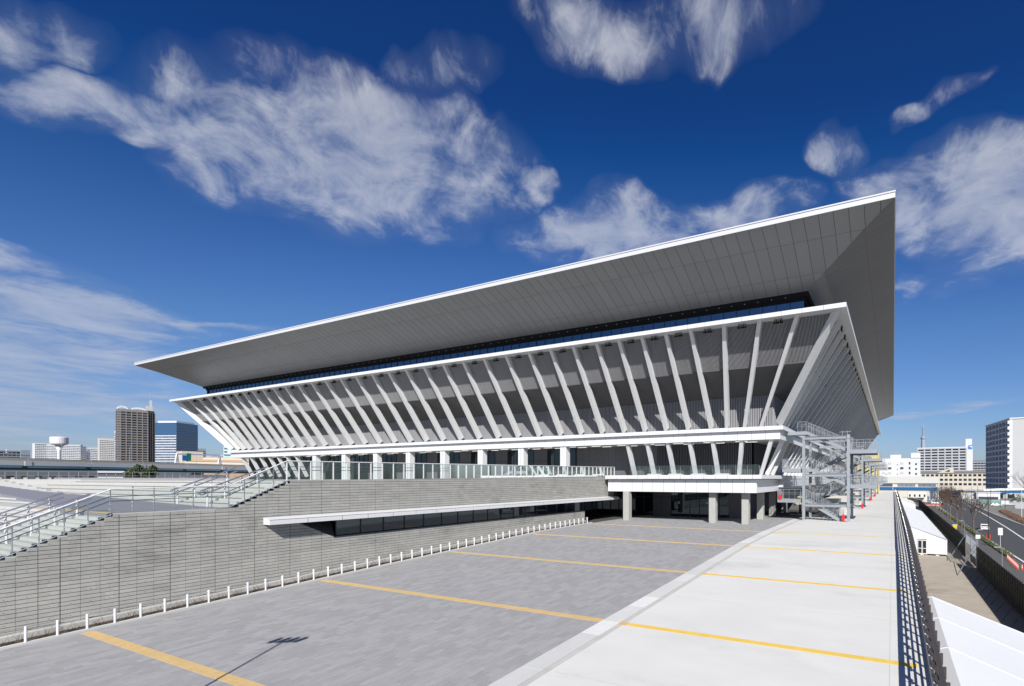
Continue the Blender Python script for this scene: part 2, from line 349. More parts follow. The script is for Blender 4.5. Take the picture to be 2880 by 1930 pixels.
# paving slabs, long side along the deck: the 300 that show largest are single pieces
PW, PL = .30, .60
jointm = []
slabs = []
for ix in range(int((28.95-10.44)/PW)):
    x0 = -10.44-PW*(ix+1); off = (ix*.37) % 1*PL
    for iy in range(0, 115):
        y0 = -1.2+off+PL*iy
        if y0+PL > 66: continue
        slabs.append((x0, y0))
def eye_d(x, y): return -x*.446+y*.895
def in_view(x, y):
    d = eye_d(x, y); xc = (x*.895+y*.446)
    return d > 1 and abs(xc/d+.252) < 1.03 and dz(y)/d > -.412
vis = sorted([s for s in slabs if in_view(s[0]+.15, s[1]+.3)], key=lambda s: eye_d(*s))
near = set(vis[:300])
pm = {}
rest = MB()
for s in slabs:
    x0, y0 = s; y1 = y0+PL; za, zb = dz(y0+.004), dz(y1-.004); g = .004; hh = random.uniform(-.0012, .0012)
    def one(mb, ox, oy, oz):
        mb.hexa([(x0+g-ox,y0+g-oy,za-.05-oz),(x0+PW-g-ox,y0+g-oy,za-.05-oz),(x0+PW-g-ox,y1-g-oy,zb-.05-oz),(x0+g-ox,y1-g-oy,zb-.05-oz)],
                [(x0+g-ox,y0+g-oy,za+hh-oz),(x0+PW-g-ox,y0+g-oy,za+hh-oz),(x0+PW-g-ox,y1-g-oy,zb+hh-oz),(x0+g-ox,y1-g-oy,zb+hh-oz)])
    if s in near:
        mb = MB(); one(mb, 0, 0, 0); part('paving_slab', mb, M['paver'], deck)
    else: one(rest, 0, 0, 0)
part('paving_slabs', rest, M['paver'], deck, kind='stuff')
# yellow tactile strips across the deck: tan on the slabs, yellow on the concrete
for yy in (8.24, 17.53, 26.84, 36.1, 45.4):
    mb = MB(); k = 0
    x = -28.6
    while x < -9.3:
        x1 = min(x+.30, -9.26)
        for q in (0, 1):
            y0 = yy-.19+.19*q
            mb.hexa([(x+.006,y0+.004,dz(y0)-.002),(x1-.006,y0+.004,dz(y0)-.002),(x1-.006,y0+.186,dz(y0+.19)-.002),(x+.006,y0+.186,dz(y0+.19)-.002)],
                    [(x+.006,y0+.004,dz(y0)+.010),(x1-.006,y0+.004,dz(y0)+.010),(x1-.006,y0+.186,dz(y0+.19)+.010),(x+.006,y0+.186,dz(y0+.19)+.010)])
        x += .30
    sheetz = part('tactile_strip', mb, M['tact_tan'], deck)
    mb = MB(); x = -9.24
    while x < .45:
        mb.hexa([(x+.004,yy-.16,dz(yy-.16)+.001),(x+.296,yy-.16,dz(yy-.16)+.001),(x+.296,yy+.16,dz(yy+.16)+.001),(x+.004,yy+.16,dz(yy+.16)+.001)],
                [(x+.004,yy-.16,dz(yy-.16)+.007),(x+.296,yy-.16,dz(yy-.16)+.007),(x+.296,yy+.16,dz(yy+.16)+.007),(x+.004,yy+.16,dz(yy+.16)+.007)])
        x += .30
    part('tactile_strip', mb, M['tact_yel'], deck)
for yy in (60.6, 89, 118.8):
    part('tactile_pad', MB().box(-3.9, -3.3, yy-.2, yy+.2, -4.699, -4.692), M['tact_tan'], deck)
# expansion joints of the concrete
jm = MB()
for yy in (3, 12.7, 22, 31.5, 41, 50, 59, 68, 77, 86, 95, 104, 113, 122, 131, 140):
    jm.hexa([(-9.2,yy-.008,dz(yy)+.001),(.5,yy-.008,dz(yy)+.001),(.5,yy+.008,dz(yy)+.001),(-9.2,yy+.008,dz(yy)+.001)], [(-9.2,yy-.008,dz(yy)+.003),(.5,yy-.008,dz(yy)+.003),(.5,yy+.008,dz(yy)+.003),(-9.2,yy+.008,dz(yy)+.003)])
part('expansion_joint', jm, M['gutter'], deck)
jm = MB(); sheet(jm, -.10, -.085, -20, 205, .003, .003); sheet(jm, .42, .436, -20, 205, .003, .003); part('drain_slot', jm, M['gutter'], deck)

# ------------------------------------------------------------------ deck fence with posts, rails and inner handrail
fence = thing('deck_fence', 'dark brown open rail fence with inner handrail along the deck edge', 'fence', (1.0, 60, -4.7))
def rail_along(x, h, r, y0=-18, y1=206, n=6):
    mb = MB(); cuts = sorted({y0, y1, *[p[0] for p in DP if y0 < p[0] < y1]})
    for a, b in zip(cuts[:-1], cuts[1:]): mb.tube((x, a, dz(a)+h), (x, b, dz(b)+h), r, n)
    return mb
def flat_along(x0, x1, h0, h1, y0=-18, y1=206):
    mb = MB(); cuts = sorted({y0, y1, *[p[0] for p in DP if y0 < p[0] < y1]})
    for a, b in zip(cuts[:-1], cuts[1:]):
        mb.hexa([(x0,a,dz(a)+h0),(x1,a,dz(a)+h0),(x1,b,dz(b)+h0),(x0,b,dz(b)+h0)], [(x0,a,dz(a)+h1),(x1,a,dz(a)+h1),(x1,b,dz(b)+h1),(x0,b,dz(b)+h1)])
    return mb
for h0, h1 in ((1.14,1.22),(.84,.90),(.60,.66),(.36,.42),(.10,.22)): part('rail', flat_along(.985, 1.02, h0, h1), M['brown'], fence)
part('handrail', rail_along(.86, .84, .022), M['inox'], fence); part('cap_rail', flat_along(.965, 1.085, 1.19, 1.225), M['brown'], fence)
k = 0; y = -17
pmesh = MB().box(-.03, .03, -.03, .03, -.02, 1.18).box(.03, .10, -.03, .03, .95, 1.24).mesh('post', M['brown'])
bmesh_ = MB().tube((-.14,0,.84), (-.03,0,.76), .012, 5).box(-.05,-.02,-.03,.03,.70,.80).mesh('bracket', M['inox'])
while y < 200:
    piece('post', pmesh, fence, (1.06, y, dz(y))); piece('bracket', bmesh_, fence, (1.0, y+.02, dz(y)))
    y += .95 if y < 60 else 1.9
part('base_kerb', flat_along(.93, 1.14, 0, .09), M['gutter'], fence)

# ------------------------------------------------------------------ lamp post (stands beside the photographer; its shadow falls on the paving)
lx, ly = -20.0+.512*10.6, 10.85-.859*10.6
lz = dz(ly)
lp = thing('lamp_post', 'tall lamp post with four angled heads casting its shadow on the grey paving', 'lamp post', (lx, ly, lz))
part('pole', MB().tube((lx,ly,lz), (lx,ly,lz+8.1), .06, 10, .04), M['steel'], lp)
part('base_plate', MB().box(lx-.18,lx+.18,ly-.18,ly+.18,lz,lz+.03), M['steel'], lp)
ca, sa = .859, .512
part('cross_arm', MB().beam((lx-.5*ca, ly-.5*sa, lz+8.05), (lx+.5*ca, ly+.5*sa, lz+8.05), .06, .06), M['steel'], lp)
for t in (-.46, -.15, .15, .46):
    cx, cy = lx+t*ca, ly+t*sa
    part('lamp_head', MB().hexa([(cx-.09,cy-.04,lz+8.0),(cx+.09,cy-.04,lz+8.0),(cx+.10,cy+.30,lz+8.12),(cx-.10,cy+.30,lz+8.12)], [(cx-.09,cy-.04,lz+8.12),(cx+.09,cy-.04,lz+8.12),(cx+.07,cy+.30,lz+8.22),(cx-.07,cy+.30,lz+8.22)]), M['steel'], lp)

# ------------------------------------------------------------------ board-marked concrete wall beside the deck
WX = -30.0
LOW = [(6.47+.2695*i, -2.97+.1305*i) for i in range(-14, 11)]          # lower flight: (start y, top z)
UP = [(14.12+.2775*i, -1.34+.1345*i) for i in range(10)]
def top_z(y):
    if y < LOW[0][0]: return LOW[0][1]-.13
    if y < 9.43:
        z = LOW[0][1]
        for a, b in LOW:
            if y >= a-1e-6: z = b
        return z
    if y < 14.12: return -1.50+.006*(y-9.43)
    if y < 16.62:
        z = -1.47
        for a, b in UP:
            if y >= a-1e-6: z = b
        return z
    return -.10+.0105*(y-16.62)
breaks = [a for a, _ in LOW]+[9.43]+[a for a, _ in UP]+[16.62, 54.0]
def clip(poly, a, b, c):
    out = []
    for i in range(len(poly)):
        p, q = poly[i], poly[(i+1) % len(poly)]
        dp, dq = a*p[0]+b*p[1]-c, a*q[0]+b*q[1]-c
        if dp <= 0: out.append(p)
        if (dp < 0 < dq) or (dq < 0 < dp):
            t = dp/(dp-dq); out.append((lerp(p[0], q[0], t), lerp(p[1], q[1], t)))
    return out
wall = thing('concrete_wall', 'grey board-marked concrete wall with stepped top and a long window slot', 'wall', (WX-.2, 28, -5.3))
core = MB()
for a, b in zip([LOW[0][0]-3]+breaks[:-1], breaks):
    m_ = (a+b)/2; tz = top_z(m_)
    if a >= 16.6: continue
    zb = dz(a)-.6
    core.box(WX-.45, WX-.035, a, b, zb, tz-.004)
core.box(WX-.45, WX-.035, 16.62, 46.70, -6.4, -3.5)                      # under the window slot
core.prism([(WX-.035,16.62,-3.5),(WX-.035,19.1,-3.5),(WX-.035,17.0,-2.47),(WX-.035,16.62,-2.47)], (-.415,0,0))
core.prism([(WX-.035,16.62,-2.47),(WX-.035,54,-2.47),(WX-.035,54,top_z(54)-.004),(WX-.035,16.62,top_z(16.62)-.004)], (-.415,0,0))
part('wall_core', core, M['boardgap'], wall)
cells = []
PITCH, BH = .58, .165
y = 6.71-PITCH*16
col = 0
while y < 52.6:
    y0, y1 = y, y+PITCH
    g0 = .024 if col % 3 == 0 else .007
    k = -20
    while -4.16+BH*k < .6:
        z0 = -4.16+BH*k; z1 = z0+BH; k += 1
        segs = [y0+g0]+[b for b in breaks if y0+g0 < b < y1-.003]+[y1-.003]
        for a, b in zip(segs[:-1], segs[1:]):
            if b-a < .02: continue
            tz = top_z((a+b)/2)-.002; lo = max(z0+.019, dz(a)-.05); hi = min(z1-.002, tz)
            if (a+b)/2 > 46.72 and z1 < -3.4: continue
            if hi-lo < .02: continue
            poly = [(a,lo),(b,lo),(b,hi),(a,hi)]
            if -3.5 < hi and lo < -2.45 and b > 17.0:
                if lo >= -3.5 and hi <= -2.45 and a > 19.1: continue
                if a > 19.1:
                    poly = clip(poly, 0, 1, -3.5) if lo < -3.5 else clip(poly, 0, -1, 2.45)
                else:
                    up_ = clip(poly, 0, -1, 2.46) if hi > -2.46 else []
                    dn_ = clip(poly, 0, 1, -3.49) if lo < -3.49 else []
                    mid = clip(clip(poly, 0, 1, -2.46) if hi > -2.46 else poly, 0, -1, 3.49) if lo < -3.49 or hi > -2.46 else poly
                    if len(mid) > 2: mid = clip(mid, 1.03, 2.1, 1.03*17.0+2.1*(-2.47))
                    for pp in (up_, dn_, mid):
                        if len(pp) > 2: cells.append(pp)
                    continue
            if len(poly) > 2: cells.append(poly)
    y = y1; col += 1
def area_key(p):
    cy = sum(q[0] for q in p)/len(p); d = eye_d(WX, cy)
    xc = WX*.895+cy*.446
    if d < 1 or xc/d < -1.28: return -1
    ar = (max(q[0] for q in p)-min(q[0] for q in p))*(max(q[1] for q in p)-min(q[1] for q in p))
    return ar/d**2
cells.sort(key=area_key, reverse=True)
rest = MB(); rest2 = MB()
for i, p in enumerate(cells):
    pr = random.uniform(0, .004)
    pts = [(WX+pr, q[0], q[1]) for q in p]
    pale = sum(q[1] for q in p)/len(p) < -4.16
    if i < 300: part('board_panel', MB().prism(pts, (-.05-pr,0,0)), M['board_pale' if pale else 'board'], wall)
    else: (rest2 if pale else rest).prism(pts, (-.05-pr,0,0))
part('board_panels', rest, M['board'], wall, kind='stuff'); part('board_panels', rest2, M['board_pale'], wall, kind='stuff')
for a, b in zip([LOW[0][0]-1]+breaks[:-1], breaks):
    if a < 16.6: part('coping', MB().box(WX-.45, WX-.008, a, b, top_z((a+b)/2)-.07, top_z((a+b)/2)+.004), M['step'], wall)
th = MB(); y = 6.71-PITCH*8+.29
row = 0
while y < 52:
    for k in range(-9, 26, 3):
        z = -4.16+BH*(k+(row % 2)*.0)+.08
        if z < dz(y)+.1 or z > top_z(y)-.1 or (y > 16.9 and -3.6 < z < -2.0) or (y > 46.5 and z < -3.4): continue
        th.tube((WX+.001,y,z), (WX+.006,y,z), .014, 6)
    y += PITCH; row += 1
part('tie_holes', th, M['boardgap'], wall, kind='stuff')
# white canopy over the slot, in panels
cp = thing('canopy', 'long thin white panelled canopy over the window slot of the concrete wall', 'canopy', (WX+.3, 34, -2.44))
js = [15.23,17.21,19.2,20.86]
while js[-1] < 52: js.append(js[-1]+1.78)
js.append(53.4)
for a, b in zip(js[:-1], js[1:]):
    part('canopy_panel', MB().hexa([(WX-.02,a+.018,-2.44),(-29.4,a+.018,-2.44),(-29.4,b-.018,-2.44),(WX-.02,b-.018,-2.44)], [(WX-.02,a+.018,-2.06),(-29.4,a+.018,-2.17),(-29.4,b-.018,-2.17),(WX-.02,b-.018,-2.06)]), M['white'], cp)
part('canopy_edge_joint', MB().box(-29.41,-29.397,15.24,53.39,-2.195,-2.175), M['joint'], cp)
part('canopy_core', MB().box(WX-.02, -29.415, 15.25, 53.38, -2.43, -2.20), M['joint'], cp)
# window slot glazing, sill, dark room behind
part('reveal', MB().prism([(WX-.03,17.0,-2.455),(WX-.03,19.1,-3.49),(WX-.85,19.42,-3.49),(WX-.85,19.42,-2.455)], (0,-.02,-.001)), M['frame'], wall)
part('sill', MB().box(WX-.85, WX+.03, 19.05, 46.72, -3.525, -3.47), M['frame'], wall)
y = 19.42
while y < 50:
    y1 = min(y+1.62, 50.5)
    pn = part('window_pane', MB().box(WX-.42, WX-.40, y+.03, y1-.03, -3.47, -2.45), M['darkglass'], wall)
    part('mullion', MB().box(WX-.44, WX-.36, y-.03, y+.03, -3.47, -2.45), M['frame'], wall); y = y1
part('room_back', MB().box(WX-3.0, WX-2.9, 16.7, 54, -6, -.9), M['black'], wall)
# planted strip with kerbs at the foot of the wall
ps = MB(); sheet(ps, -29.72, -29.07, -2, 46.6, .03, .3); struct('planting_strip', ps, M['soil'])
kb = MB(); sheet(kb, -29.07, -28.94, -2, 46.6, .045, .3); struct('edge_kerb', kb, M['kerb'])
kb = MB(); sheet(kb, WX+.006, -29.72, -2, 46.6, .22, .5); struct('wall_upstand', kb, M['gutter'])
tw = MB()
for i in range(700):
    y = random.uniform(4, 46); x = random.uniform(-29.65, -29.15); z = dz(y)+.03
    for j in range(2):
        a = random.uniform(0, 2*PI); l = random.uniform(.12, .4); q = (x+.18*math.cos(a)*l*2, y+.18*math.sin(a)*l*3, z+l)
        tw.tube((x,y,z), q, .005, 3, .002, False)
o_ = single('dry_shrubs', tw, M['twig'], 'sparse bare twigs of winter shrubs in the planted strip by the wall', 'shrubs', (-29.4, 25, -5.3), kind='stuff')
# white post handrail along the deck
hr = thing('post_handrail', 'row of short white posts carrying two thin handrails beside the concrete wall', 'handrail', (-29.0, 26, -5.3))
pmesh = MB().tube((0,0,0),(0,0,.60),.042,10).lathe((0,0,.60),[(.042,0),(.038,.025),(.015,.035)],10).beam((0,0,.55),(-.12,0,.57),.03,.05).beam((0,0,.42),(-.12,0,.44),.03,.05).mesh('post', M['whitepost'])
for i in range(-8, 49):
    y = 6.74+.811*i; piece('post', pmesh, hr, (-29.0, y, dz(y)))
part('rail', rail_along(-29.13, .585, .016, .3, 45.9), M['galv'], hr)
part('rail', rail_along(-29.13, .455, .016, .3, 45.9), M['galv'], hr)

# ------------------------------------------------------------------ terrace, steps and ramp behind the wall
XL = -133
struct('terrace', MB().box(XL, -30.46, 16.9, 66, -.9, -.13).box(-30.46, -30.06, 16.63, 53.9, -.9, -.15), M['step'])
steps = thing('plaza_steps', 'wide pale concrete steps and seating tiers rising to the terrace', 'steps', (-36, 10, -3))
steps['kind'] = 'structure'; del steps['category']; del steps['label']
def yu(x): return 12.7+.085*(-33-x)
def yl(x): return 10.9+.085*(-33-x)
for a, z in LOW: part('step', MB().box(-70, WX-.46, a, a+.2695 if a < 9.1 else 9.5, z-.35, z), M['step'], steps)
part('landing', MB().prism([(WX-.46,9.44,-1.52),(WX-.46,14.13,-1.50),(-36,14.13,-1.50),(-36,9.44,-1.52)], (0,0,-.4)), M['ramp'], steps)
part('ramp', MB().prism([(-33,yl(-33)-1.2,-1.515),(-33,yu(-33)+1.2,-1.495),(-128,yu(-128),.39),(-128,yl(-128),.37)], (0,0,-.3)), M['ramp'], steps)
part('landing_mark', MB().box(-41, -30.5, 9.5, 9.72, -1.517, -1.500), M['tact_tan'], steps)
for i, (a, z) in enumerate(UP):
    xe = -33-(a-12.7)/.085
    part('step', MB().box(max(xe, -120), WX-.46, a, a+.2775 if i < 9 else 17.0, z-.6, z), M['step'], steps)
    part('step', MB().box(max(xe-4, -122), max(xe, -120)-.3, a, a+.3, z-.55, z+.13), M['step'], steps)
part('landing', MB().box(-118, -36, 9.5, 11.6, -1.9, -1.525), M['step'], steps)
for i in range(10):                                                        # seating tiers below the ramp
    ya = 10.9+.565*i; xr = -34.5-(ya+.55-10.9)/.085; z = -1.515+.02*(-33-xr)-.05
    part('seat_tier', MB().box(-118, xr, ya, ya+.62, z-.6, z), M['step'], steps)
    part('tier_shade_strip', MB().box(-118, xr-.02, ya-.012, ya+.002, z-.16, z-.10), M['soil'], steps)  # dark strips paint the shade lines and brown edge strips of the tiers
    part('seat_block', MB().box(xr+.03, xr+1.5, ya+.02, ya+.5, z-.5, z-.03), M['gutter'], steps)
for i, (a, z) in enumerate(UP):
    if i % 2: part('tier_shade_strip', MB().box(-78+i*2, -31.5, a-.012, a+.002, z-.13, z-.10), M['soil'], steps)
for i, (a, z) in enumerate(LOW):
    if i % 2: part('tier_shade_strip', MB().box(-66, -38, a-.012, a+.002, z-.125, z-.09), M['soil'], steps)
part('step', MB().box(XL, -60, 16.9, 20, -.13, -.05), M['step'], steps)
def step_handrail(x, y0, z0, y1, z1, label):
    t = thing('step_handrail', label, 'handrail', (x, (y0+y1)/2, (z0+z1)/2-.85), 'stainless handrails on the plaza steps')
    for h in (.85, .62):
        part('rail', MB().tube((x-.04,y0,z0+h),(x-.04,y1,z1+h),.024,8).tube((x+.14,y0,z0+h),(x+.14,y1,z1+h),.024,8), M['inox'], t)
    n = max(3, int((y1-y0)/.68))
    for i in range(n):
        f = (i+.35)/n; yy = lerp(y0, y1, f); zz = lerp(z0, z1, f)
        part('post', MB().tube((x+.05,yy,zz-.12),(x+.05,yy,zz+.78),.04,8).beam((x-.04,yy,zz+.60),(x+.14,yy,zz+.60),.05,.03), M['whitepost'], t)
step_handrail(-33.1, 4.2, -4.05, 9.65, -1.53, 'stainless double handrail on the lower steps, next to the glass railing')
step_handrail(-36.4, 4.2, -4.05, 9.65, -1.53, 'stainless double handrail on the lower steps, farther from the glass railing')
step_handrail(-33.1, 13.8, -1.5, 17.0, -.14, 'stainless double handrail on the upper steps, next to the glass railing')
step_handrail(-36.4, 13.8, -1.5, 17.0, -.14, 'stainless double handrail on the upper steps, farther from the glass railing')
# glass railing along the wall top
gr = thing('glass_railing', 'glass railing with steel posts and handrails along the concrete wall top', 'railing', (WX-.15, 25, -.2))
gy = [6.66+.68*i for i in range(-4, 5)]+[10.1,10.82,11.56,12.27,13.01,13.73,14.42,15.1,15.8,16.48,17.13,17.78,18.44,19.1]
while gy[-1] < 53.4: gy.append(gy[-1]+.82)
def rb(y):          # sloping line of the railing foot
    if y < 9.4: return -1.56+(y-9.4)*.484
    if y < 13.73: return -1.46
    if y < 16.5: return -1.46+(y-13.73)*.4853
    return -.10+.0105*(y-16.5)
gx = WX-.12
for y in gy: part('post', MB().box(gx-.02,gx+.02,y-(.016 if y < 16.4 else .026),y+(.016 if y < 16.4 else .026),min(rb(y),top_z(y))-.05,rb(y)+1.12), M['inox'] if y < 16.4 else M['whitepost'], gr)
for a, b in zip(gy[:-1], gy[1:]):
    part('glass_pane', MB().prism([(gx-.03,a+.02,rb(a)+.03),(gx-.03,b-.02,rb(b)+.03),(gx-.03,b-.02,rb(b)+1.09),(gx-.03,a+.02,rb(a)+1.09)], (-.012,0,0)), M['clear'], gr)
bp = [gy[0], 9.38, 13.73, 16.48, gy[-1]]
def run(h, r, dx):
    mb = MB()
    for a, b in zip(bp[:-1], bp[1:]): mb.tube((gx+dx,a,rb(a)+h),(gx+dx,b,rb(b)+h),r,6)
    return mb
part('top_rail', run(1.12,.026,.02), M['whitepost'], gr); part('foot_rail', run(.02,.02,.03), M['steel'], gr)
part('handrail', run(.80,.019,-.10), M['inox'], gr); part('handrail', run(.60,.019,-.10), M['inox'], gr)
# parapet and railing on the far edge of the terrace
wr = thing('terrace_railing', 'thin white railing on a low concrete parapet at the far edge of the terrace', 'railing', (-130, 45, -.13))
part('parapet', MB().box(-130.2,-129.9,33.5,64,-.13,.20), M['greywall'], wr)
for i in range(36):
    y = 22+1.2*i; part('post', MB().box(-130.08,-130.02,y-.03,y+.03,-.13 if y < 33.5 else .2,1.24), M['steel'], wr)
for h in (1.24, .55): part('rail', MB().box(-130.09,-130.01,22,64.1,h,h+.05), M['steel'], wr)

# ------------------------------------------------------------------ the arena: overhanging roof, raking columns, ledges
RX0, RX1, RY0, RY1 = .2, -136.3, 45.9, 203.9         # plan of the roof; every level is this plan inset by n
def cor(n, z): return [(RX0-n,RY0+n,z),(RX1+n,RY0+n,z),(RX1+n,RY1-n,z),(RX0-n,RY1-n,z)]
def ring(mb, n1, z1, n2, z2, sides=(0,1,2,3)):
    a, b = cor(n1, z1), cor(n2, z2)
    for i in sides: mb.quad(a[i], a[(i+1)%4], b[(i+1)%4], b[i])
    return mb
def path(prof, sides=(0,1,2,3)):
    mb = MB()
    for (n1, z1), (n2, z2) in zip(prof[:-1], prof[1:]): ring(mb, n1, z1, n2, z2, sides)
    return mb
ar = thing('arena_hall', 'huge white and grey sports hall with an overhanging tray roof and slanted columns', 'building', (-68, 125, -4.7))
# roof
roof = part('roof', path([(.03,23.26),(1.5,23.34),(12,23.8),(40,24.6)]).quad(*cor(40,24.6)), M['roof'], ar)
part('roof_fascia', path([(.45,23.34),(.0,23.34),(0,23.21),(.07,23.21)]), M['fascia'], roof)
part('fascia_band', path([(.03,23.165),(.03,22.77),(.08,22.77)]), M['fascia'], roof)
part('fascia_groove', path([(.075,23.30),(.075,22.78)]), M['joint'], roof)
SOF = [(.06,22.77),(2.44,21.77),(6.09,20.03),(7.93,19.1)]
part('soffit_backing', path([(n, z+.025) for n, z in SOF]), M['joint'], roof)
pans = []
st = 1.215
for r in range(3):
    (n1, z1), (n2, z2) = SOF[r], SOF[r+1]
    x = RX0-.06-1.07
    xs = [RX0]
    while x > RX1: xs.append(x); x -= st
    xs.append(RX1)
    for a, b in zip(xs[:-1], xs[1:]):
        poly = [(b+.018,n1+.012),(a-.018,n1+.012),(a-.018,n2-.012),(b+.018,n2-.012)]
        poly = clip(poly, 1, 1, RX0-.01); poly = clip(poly, -1, 1, -RX1-.01) if len(poly) > 2 else poly
        if len(poly) < 3: continue
        pts = [(px, RY0+pn, lerp(z1, z2, (pn-n1)/(n2-n1))) for px, pn in poly]
        pans.append((a, pts))
pans.sort(key=lambda q: -q[0])
rest = MB()
for i, (a, pts) in enumerate(pans):
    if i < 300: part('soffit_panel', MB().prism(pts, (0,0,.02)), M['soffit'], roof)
    else: rest.prism(pts, (0,0,.02))
for r in range(3):                                   # the long east and far sides, narrower boards
    (n1, z1), (n2, z2) = SOF[r], SOF[r+1]
    y = RY0
    while y < RY1:
        for sgn in (1, -1):
            b = min(y+1.215, RY1)
            poly = [(y+.008,n1+.01),(b-.008,n1+.01),(b-.008,n2-.01),(y+.008,n2-.01)]
            poly = clip(poly, -1, 1, -RY0-.01); poly = clip(poly, 1, 1, RY1-.01) if len(poly) > 2 else poly
            if len(poly) > 2:
                rest.prism([((RX0-pn) if sgn > 0 else (RX1+pn), py, lerp(z1, z2, (pn-n1)/(n2-n1))) for py, pn in poly], (0,0,.02))
        y += 1.215
ring(rest, .07, 22.775, 7.93, 19.105, (2,))
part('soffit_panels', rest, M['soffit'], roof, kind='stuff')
# clerestory
part('clerestory_head', path([(7.93,19.13),(8.05,18.75),(8.34,18.7),(8.34,18.38),(8.5,18.38)]), M['black'], ar)
lm = MB()
x = -10
while x > -128: lm.tube((x,RY0+8.03,18.78),(x,RY0+7.97,18.76),.05,6); x -= 1.43
part('head_lamps', lm, M['steel'], ar, kind='stuff')
part('clerestory_sill', path([(8.5,16.9),(8.3,16.9),(8.3,16.1)]), M['frame'], ar)
part('clerestory_back', path([(9.4,16.1),(9.4,18.6)]), M['black'], ar)
pm_ = MB().box(.035,1.395,0,.02,0,1.49).mesh('clerestory_pane', M['blueglass']); mm_ = MB().box(-.035,.035,-.07,.05,0,1.5).mesh('clerestory_mullion', M['frame'])
x = -8.18-1.43
while x > -128.2:
    piece('clerestory_pane', pm_, ar, (x, RY0+8.48, 16.9)); piece('clerestory_mullion', mm_, ar, (x, RY0+8.48, 16.9)); x -= 1.43
part('side_glazing', path([(8.48,16.9),(8.48,18.4)], (1,2,3)), M['darkglass'], ar)
# eave tray carried by the columns
part('eave_tray', path([(9.4,16.16),(4.05,16.16),(4.05,15.74),(6.1,15.74)]), M['fascia'], ar)
def fascia_row(nm, n, z0, z1, step, start, end, mat, proud=.02, group=ar):
    me = MB().box(.015,step-.015,-proud,.004,z0,z1).mesh(nm, mat); x = start-step
    part('joint_backing', MB().box(end+.02,start-.02,RY0+n+.0005,RY0+n+.006,z0+.01,z1-.01), M['joint'], group)
    while x > end-step:
        if x < end: piece(nm, MB().box(.006,x+step-end-.006 if x+step-end > .05 else .05,-proud,.01,z0,z1).mesh(nm, mat), group, (end, RY0+n, 0)); break
        piece(nm, me, group, (x, RY0+n, 0)); x -= step
fascia_row('eave_panel', 4.04, 15.745, 16.165, 1.935, RX0-4.05, RX1+4.05, M['white'])
part('eave_side_panels', MB().box(RX0-4.06,RX0-4.02,RY0+4.05,RY1-4.05,15.745,16.165), M['white'], ar)
# raking columns
def rake(T, B, tang, inw, w=.42, dep=.82, td=.68):
    T, B = Vector(T), Vector(B); t = Vector(tang).normalized()*(w/2); iw = Vector(inw).normalized()
    ax = (B-T).normalized(); pb = ax.cross(t).normalized(); pb = pb if pb.dot(iw) > 0 else -pb
    top = iw*td
    mb = MB().hexa([B-t,B+t,B+t+pb*dep,B-t+pb*dep], [T-t,T+t,T+t+top,T-t+top])
    return mb
def bracket(mb, T, B, tang, inw):
    T, B = Vector(T), Vector(B); t = Vector(tang).normalized()*.2; iw = Vector(inw).normalized()
    p = T.lerp(B, .29)+iw*.45; q = T.lerp(B, .40)+iw*.45
    mb.hexa([q-t,q+t,q+t+iw*.45,q-t+iw*.45], [p-t,p+t,p+t+iw*.45,p-t+iw*.45]); return mb
reg = [-19.24,-22.12,-25.02,-27.94,-30.9,-34.16,-37.45,-40.77,-44.45,-48.17,-51.91,-55.62,-59.36,-63.1,-66.83,-70.52,-74.3,-78.07,-81.9,-85.6,-89.35,-93.1,-96.58,-99.88,-103.15,-106.19,-109.13,-112.1,-115.0]
cols = [(-8.29,-13.3),(-11.92,-15.2),(-15.58,-17.3)]+[(x,x) for x in reg]+[(-118.6,-118.0),(-122.2,-120.3),(-126.1,-122.4)]
tz_, bz_, ty_, by_ = 15.76, 5.93, 50.58, 57.25
proto = rake((0,ty_,tz_),(0,by_,bz_),(1,0,0),(0,1,0)); bracket(proto,(0,ty_,tz_),(0,by_,bz_),(1,0,0),(0,1,0))
pme = proto.mesh('raking_column', M['column'])
for t_, b_ in cols:
    if t_ == b_: piece('raking_column', pme, ar, (t_,0,0))
    else:
        mb = rake((t_,ty_,tz_),(b_,by_,bz_),(1,0,0),(0,1,0)); bracket(mb,(t_,ty_,tz_),(b_,by_,bz_),(1,0,0),(0,1,0)); part('raking_column', mb, M['column'], ar)
for (tx, bx, s) in ((-4.48,-11.15,-1),(-131.62,-124.95,1)):
    T, B = (tx,ty_,tz_),(bx,by_,bz_); mb = rake(T,B,(1,-s,0) if s < 0 else (1,-1,0),(s,1,0),.50,.75 if s < 0 else 1.2,.8 if s < 0 else 1.3)
    if s < 0: bracket(mb,T,B,(1,1,0),(-1,1,0))
    part('corner_column', mb, M['column'], ar)
sy = [(54.43,59.4),(58.08,61.3),(61.73,63.4)]; y = 65.35
while y < 196: sy.append((y,y)); y += 3.6
sproto = rake((-4.48,0,tz_),(-11.15,0,bz_),(0,1,0),(-1,0,0)).mesh('raking_column', M['column'])
for t_, b_ in sy:
    if t_ == b_: piece('raking_column', sproto, ar, (0,t_,0))
    else: part('raking_column', rake((-4.48,t_,tz_),(-11.15,b_,bz_),(0,1,0),(-1,0,0)), M['column'], ar)
wproto = rake((-131.62,0,tz_),(-124.95,0,bz_),(0,1,0),(1,0,0)).mesh('raking_column', M['column'])
for t_, b_ in sy[:14]:
    if t_ == b_: piece('raking_column', wproto, ar, (0,t_,0))
    else: part('raking_column', rake((-131.62,t_,tz_),(-124.95,b_,bz_),(0,1,0),(1,0,0)), M['column'], ar)
xs_ = [c[0] for c in cols]
hook = MB()
for a_ in (-.32,-.18,0,.15,.3): hook.beam((a_,0,0),(a_*1.25,.05,-.30-.08*math.cos(9*a_)),.05,.07).box(a_*1.25-.07,a_*1.25+.07,-.02,.12,-.42,-.30)
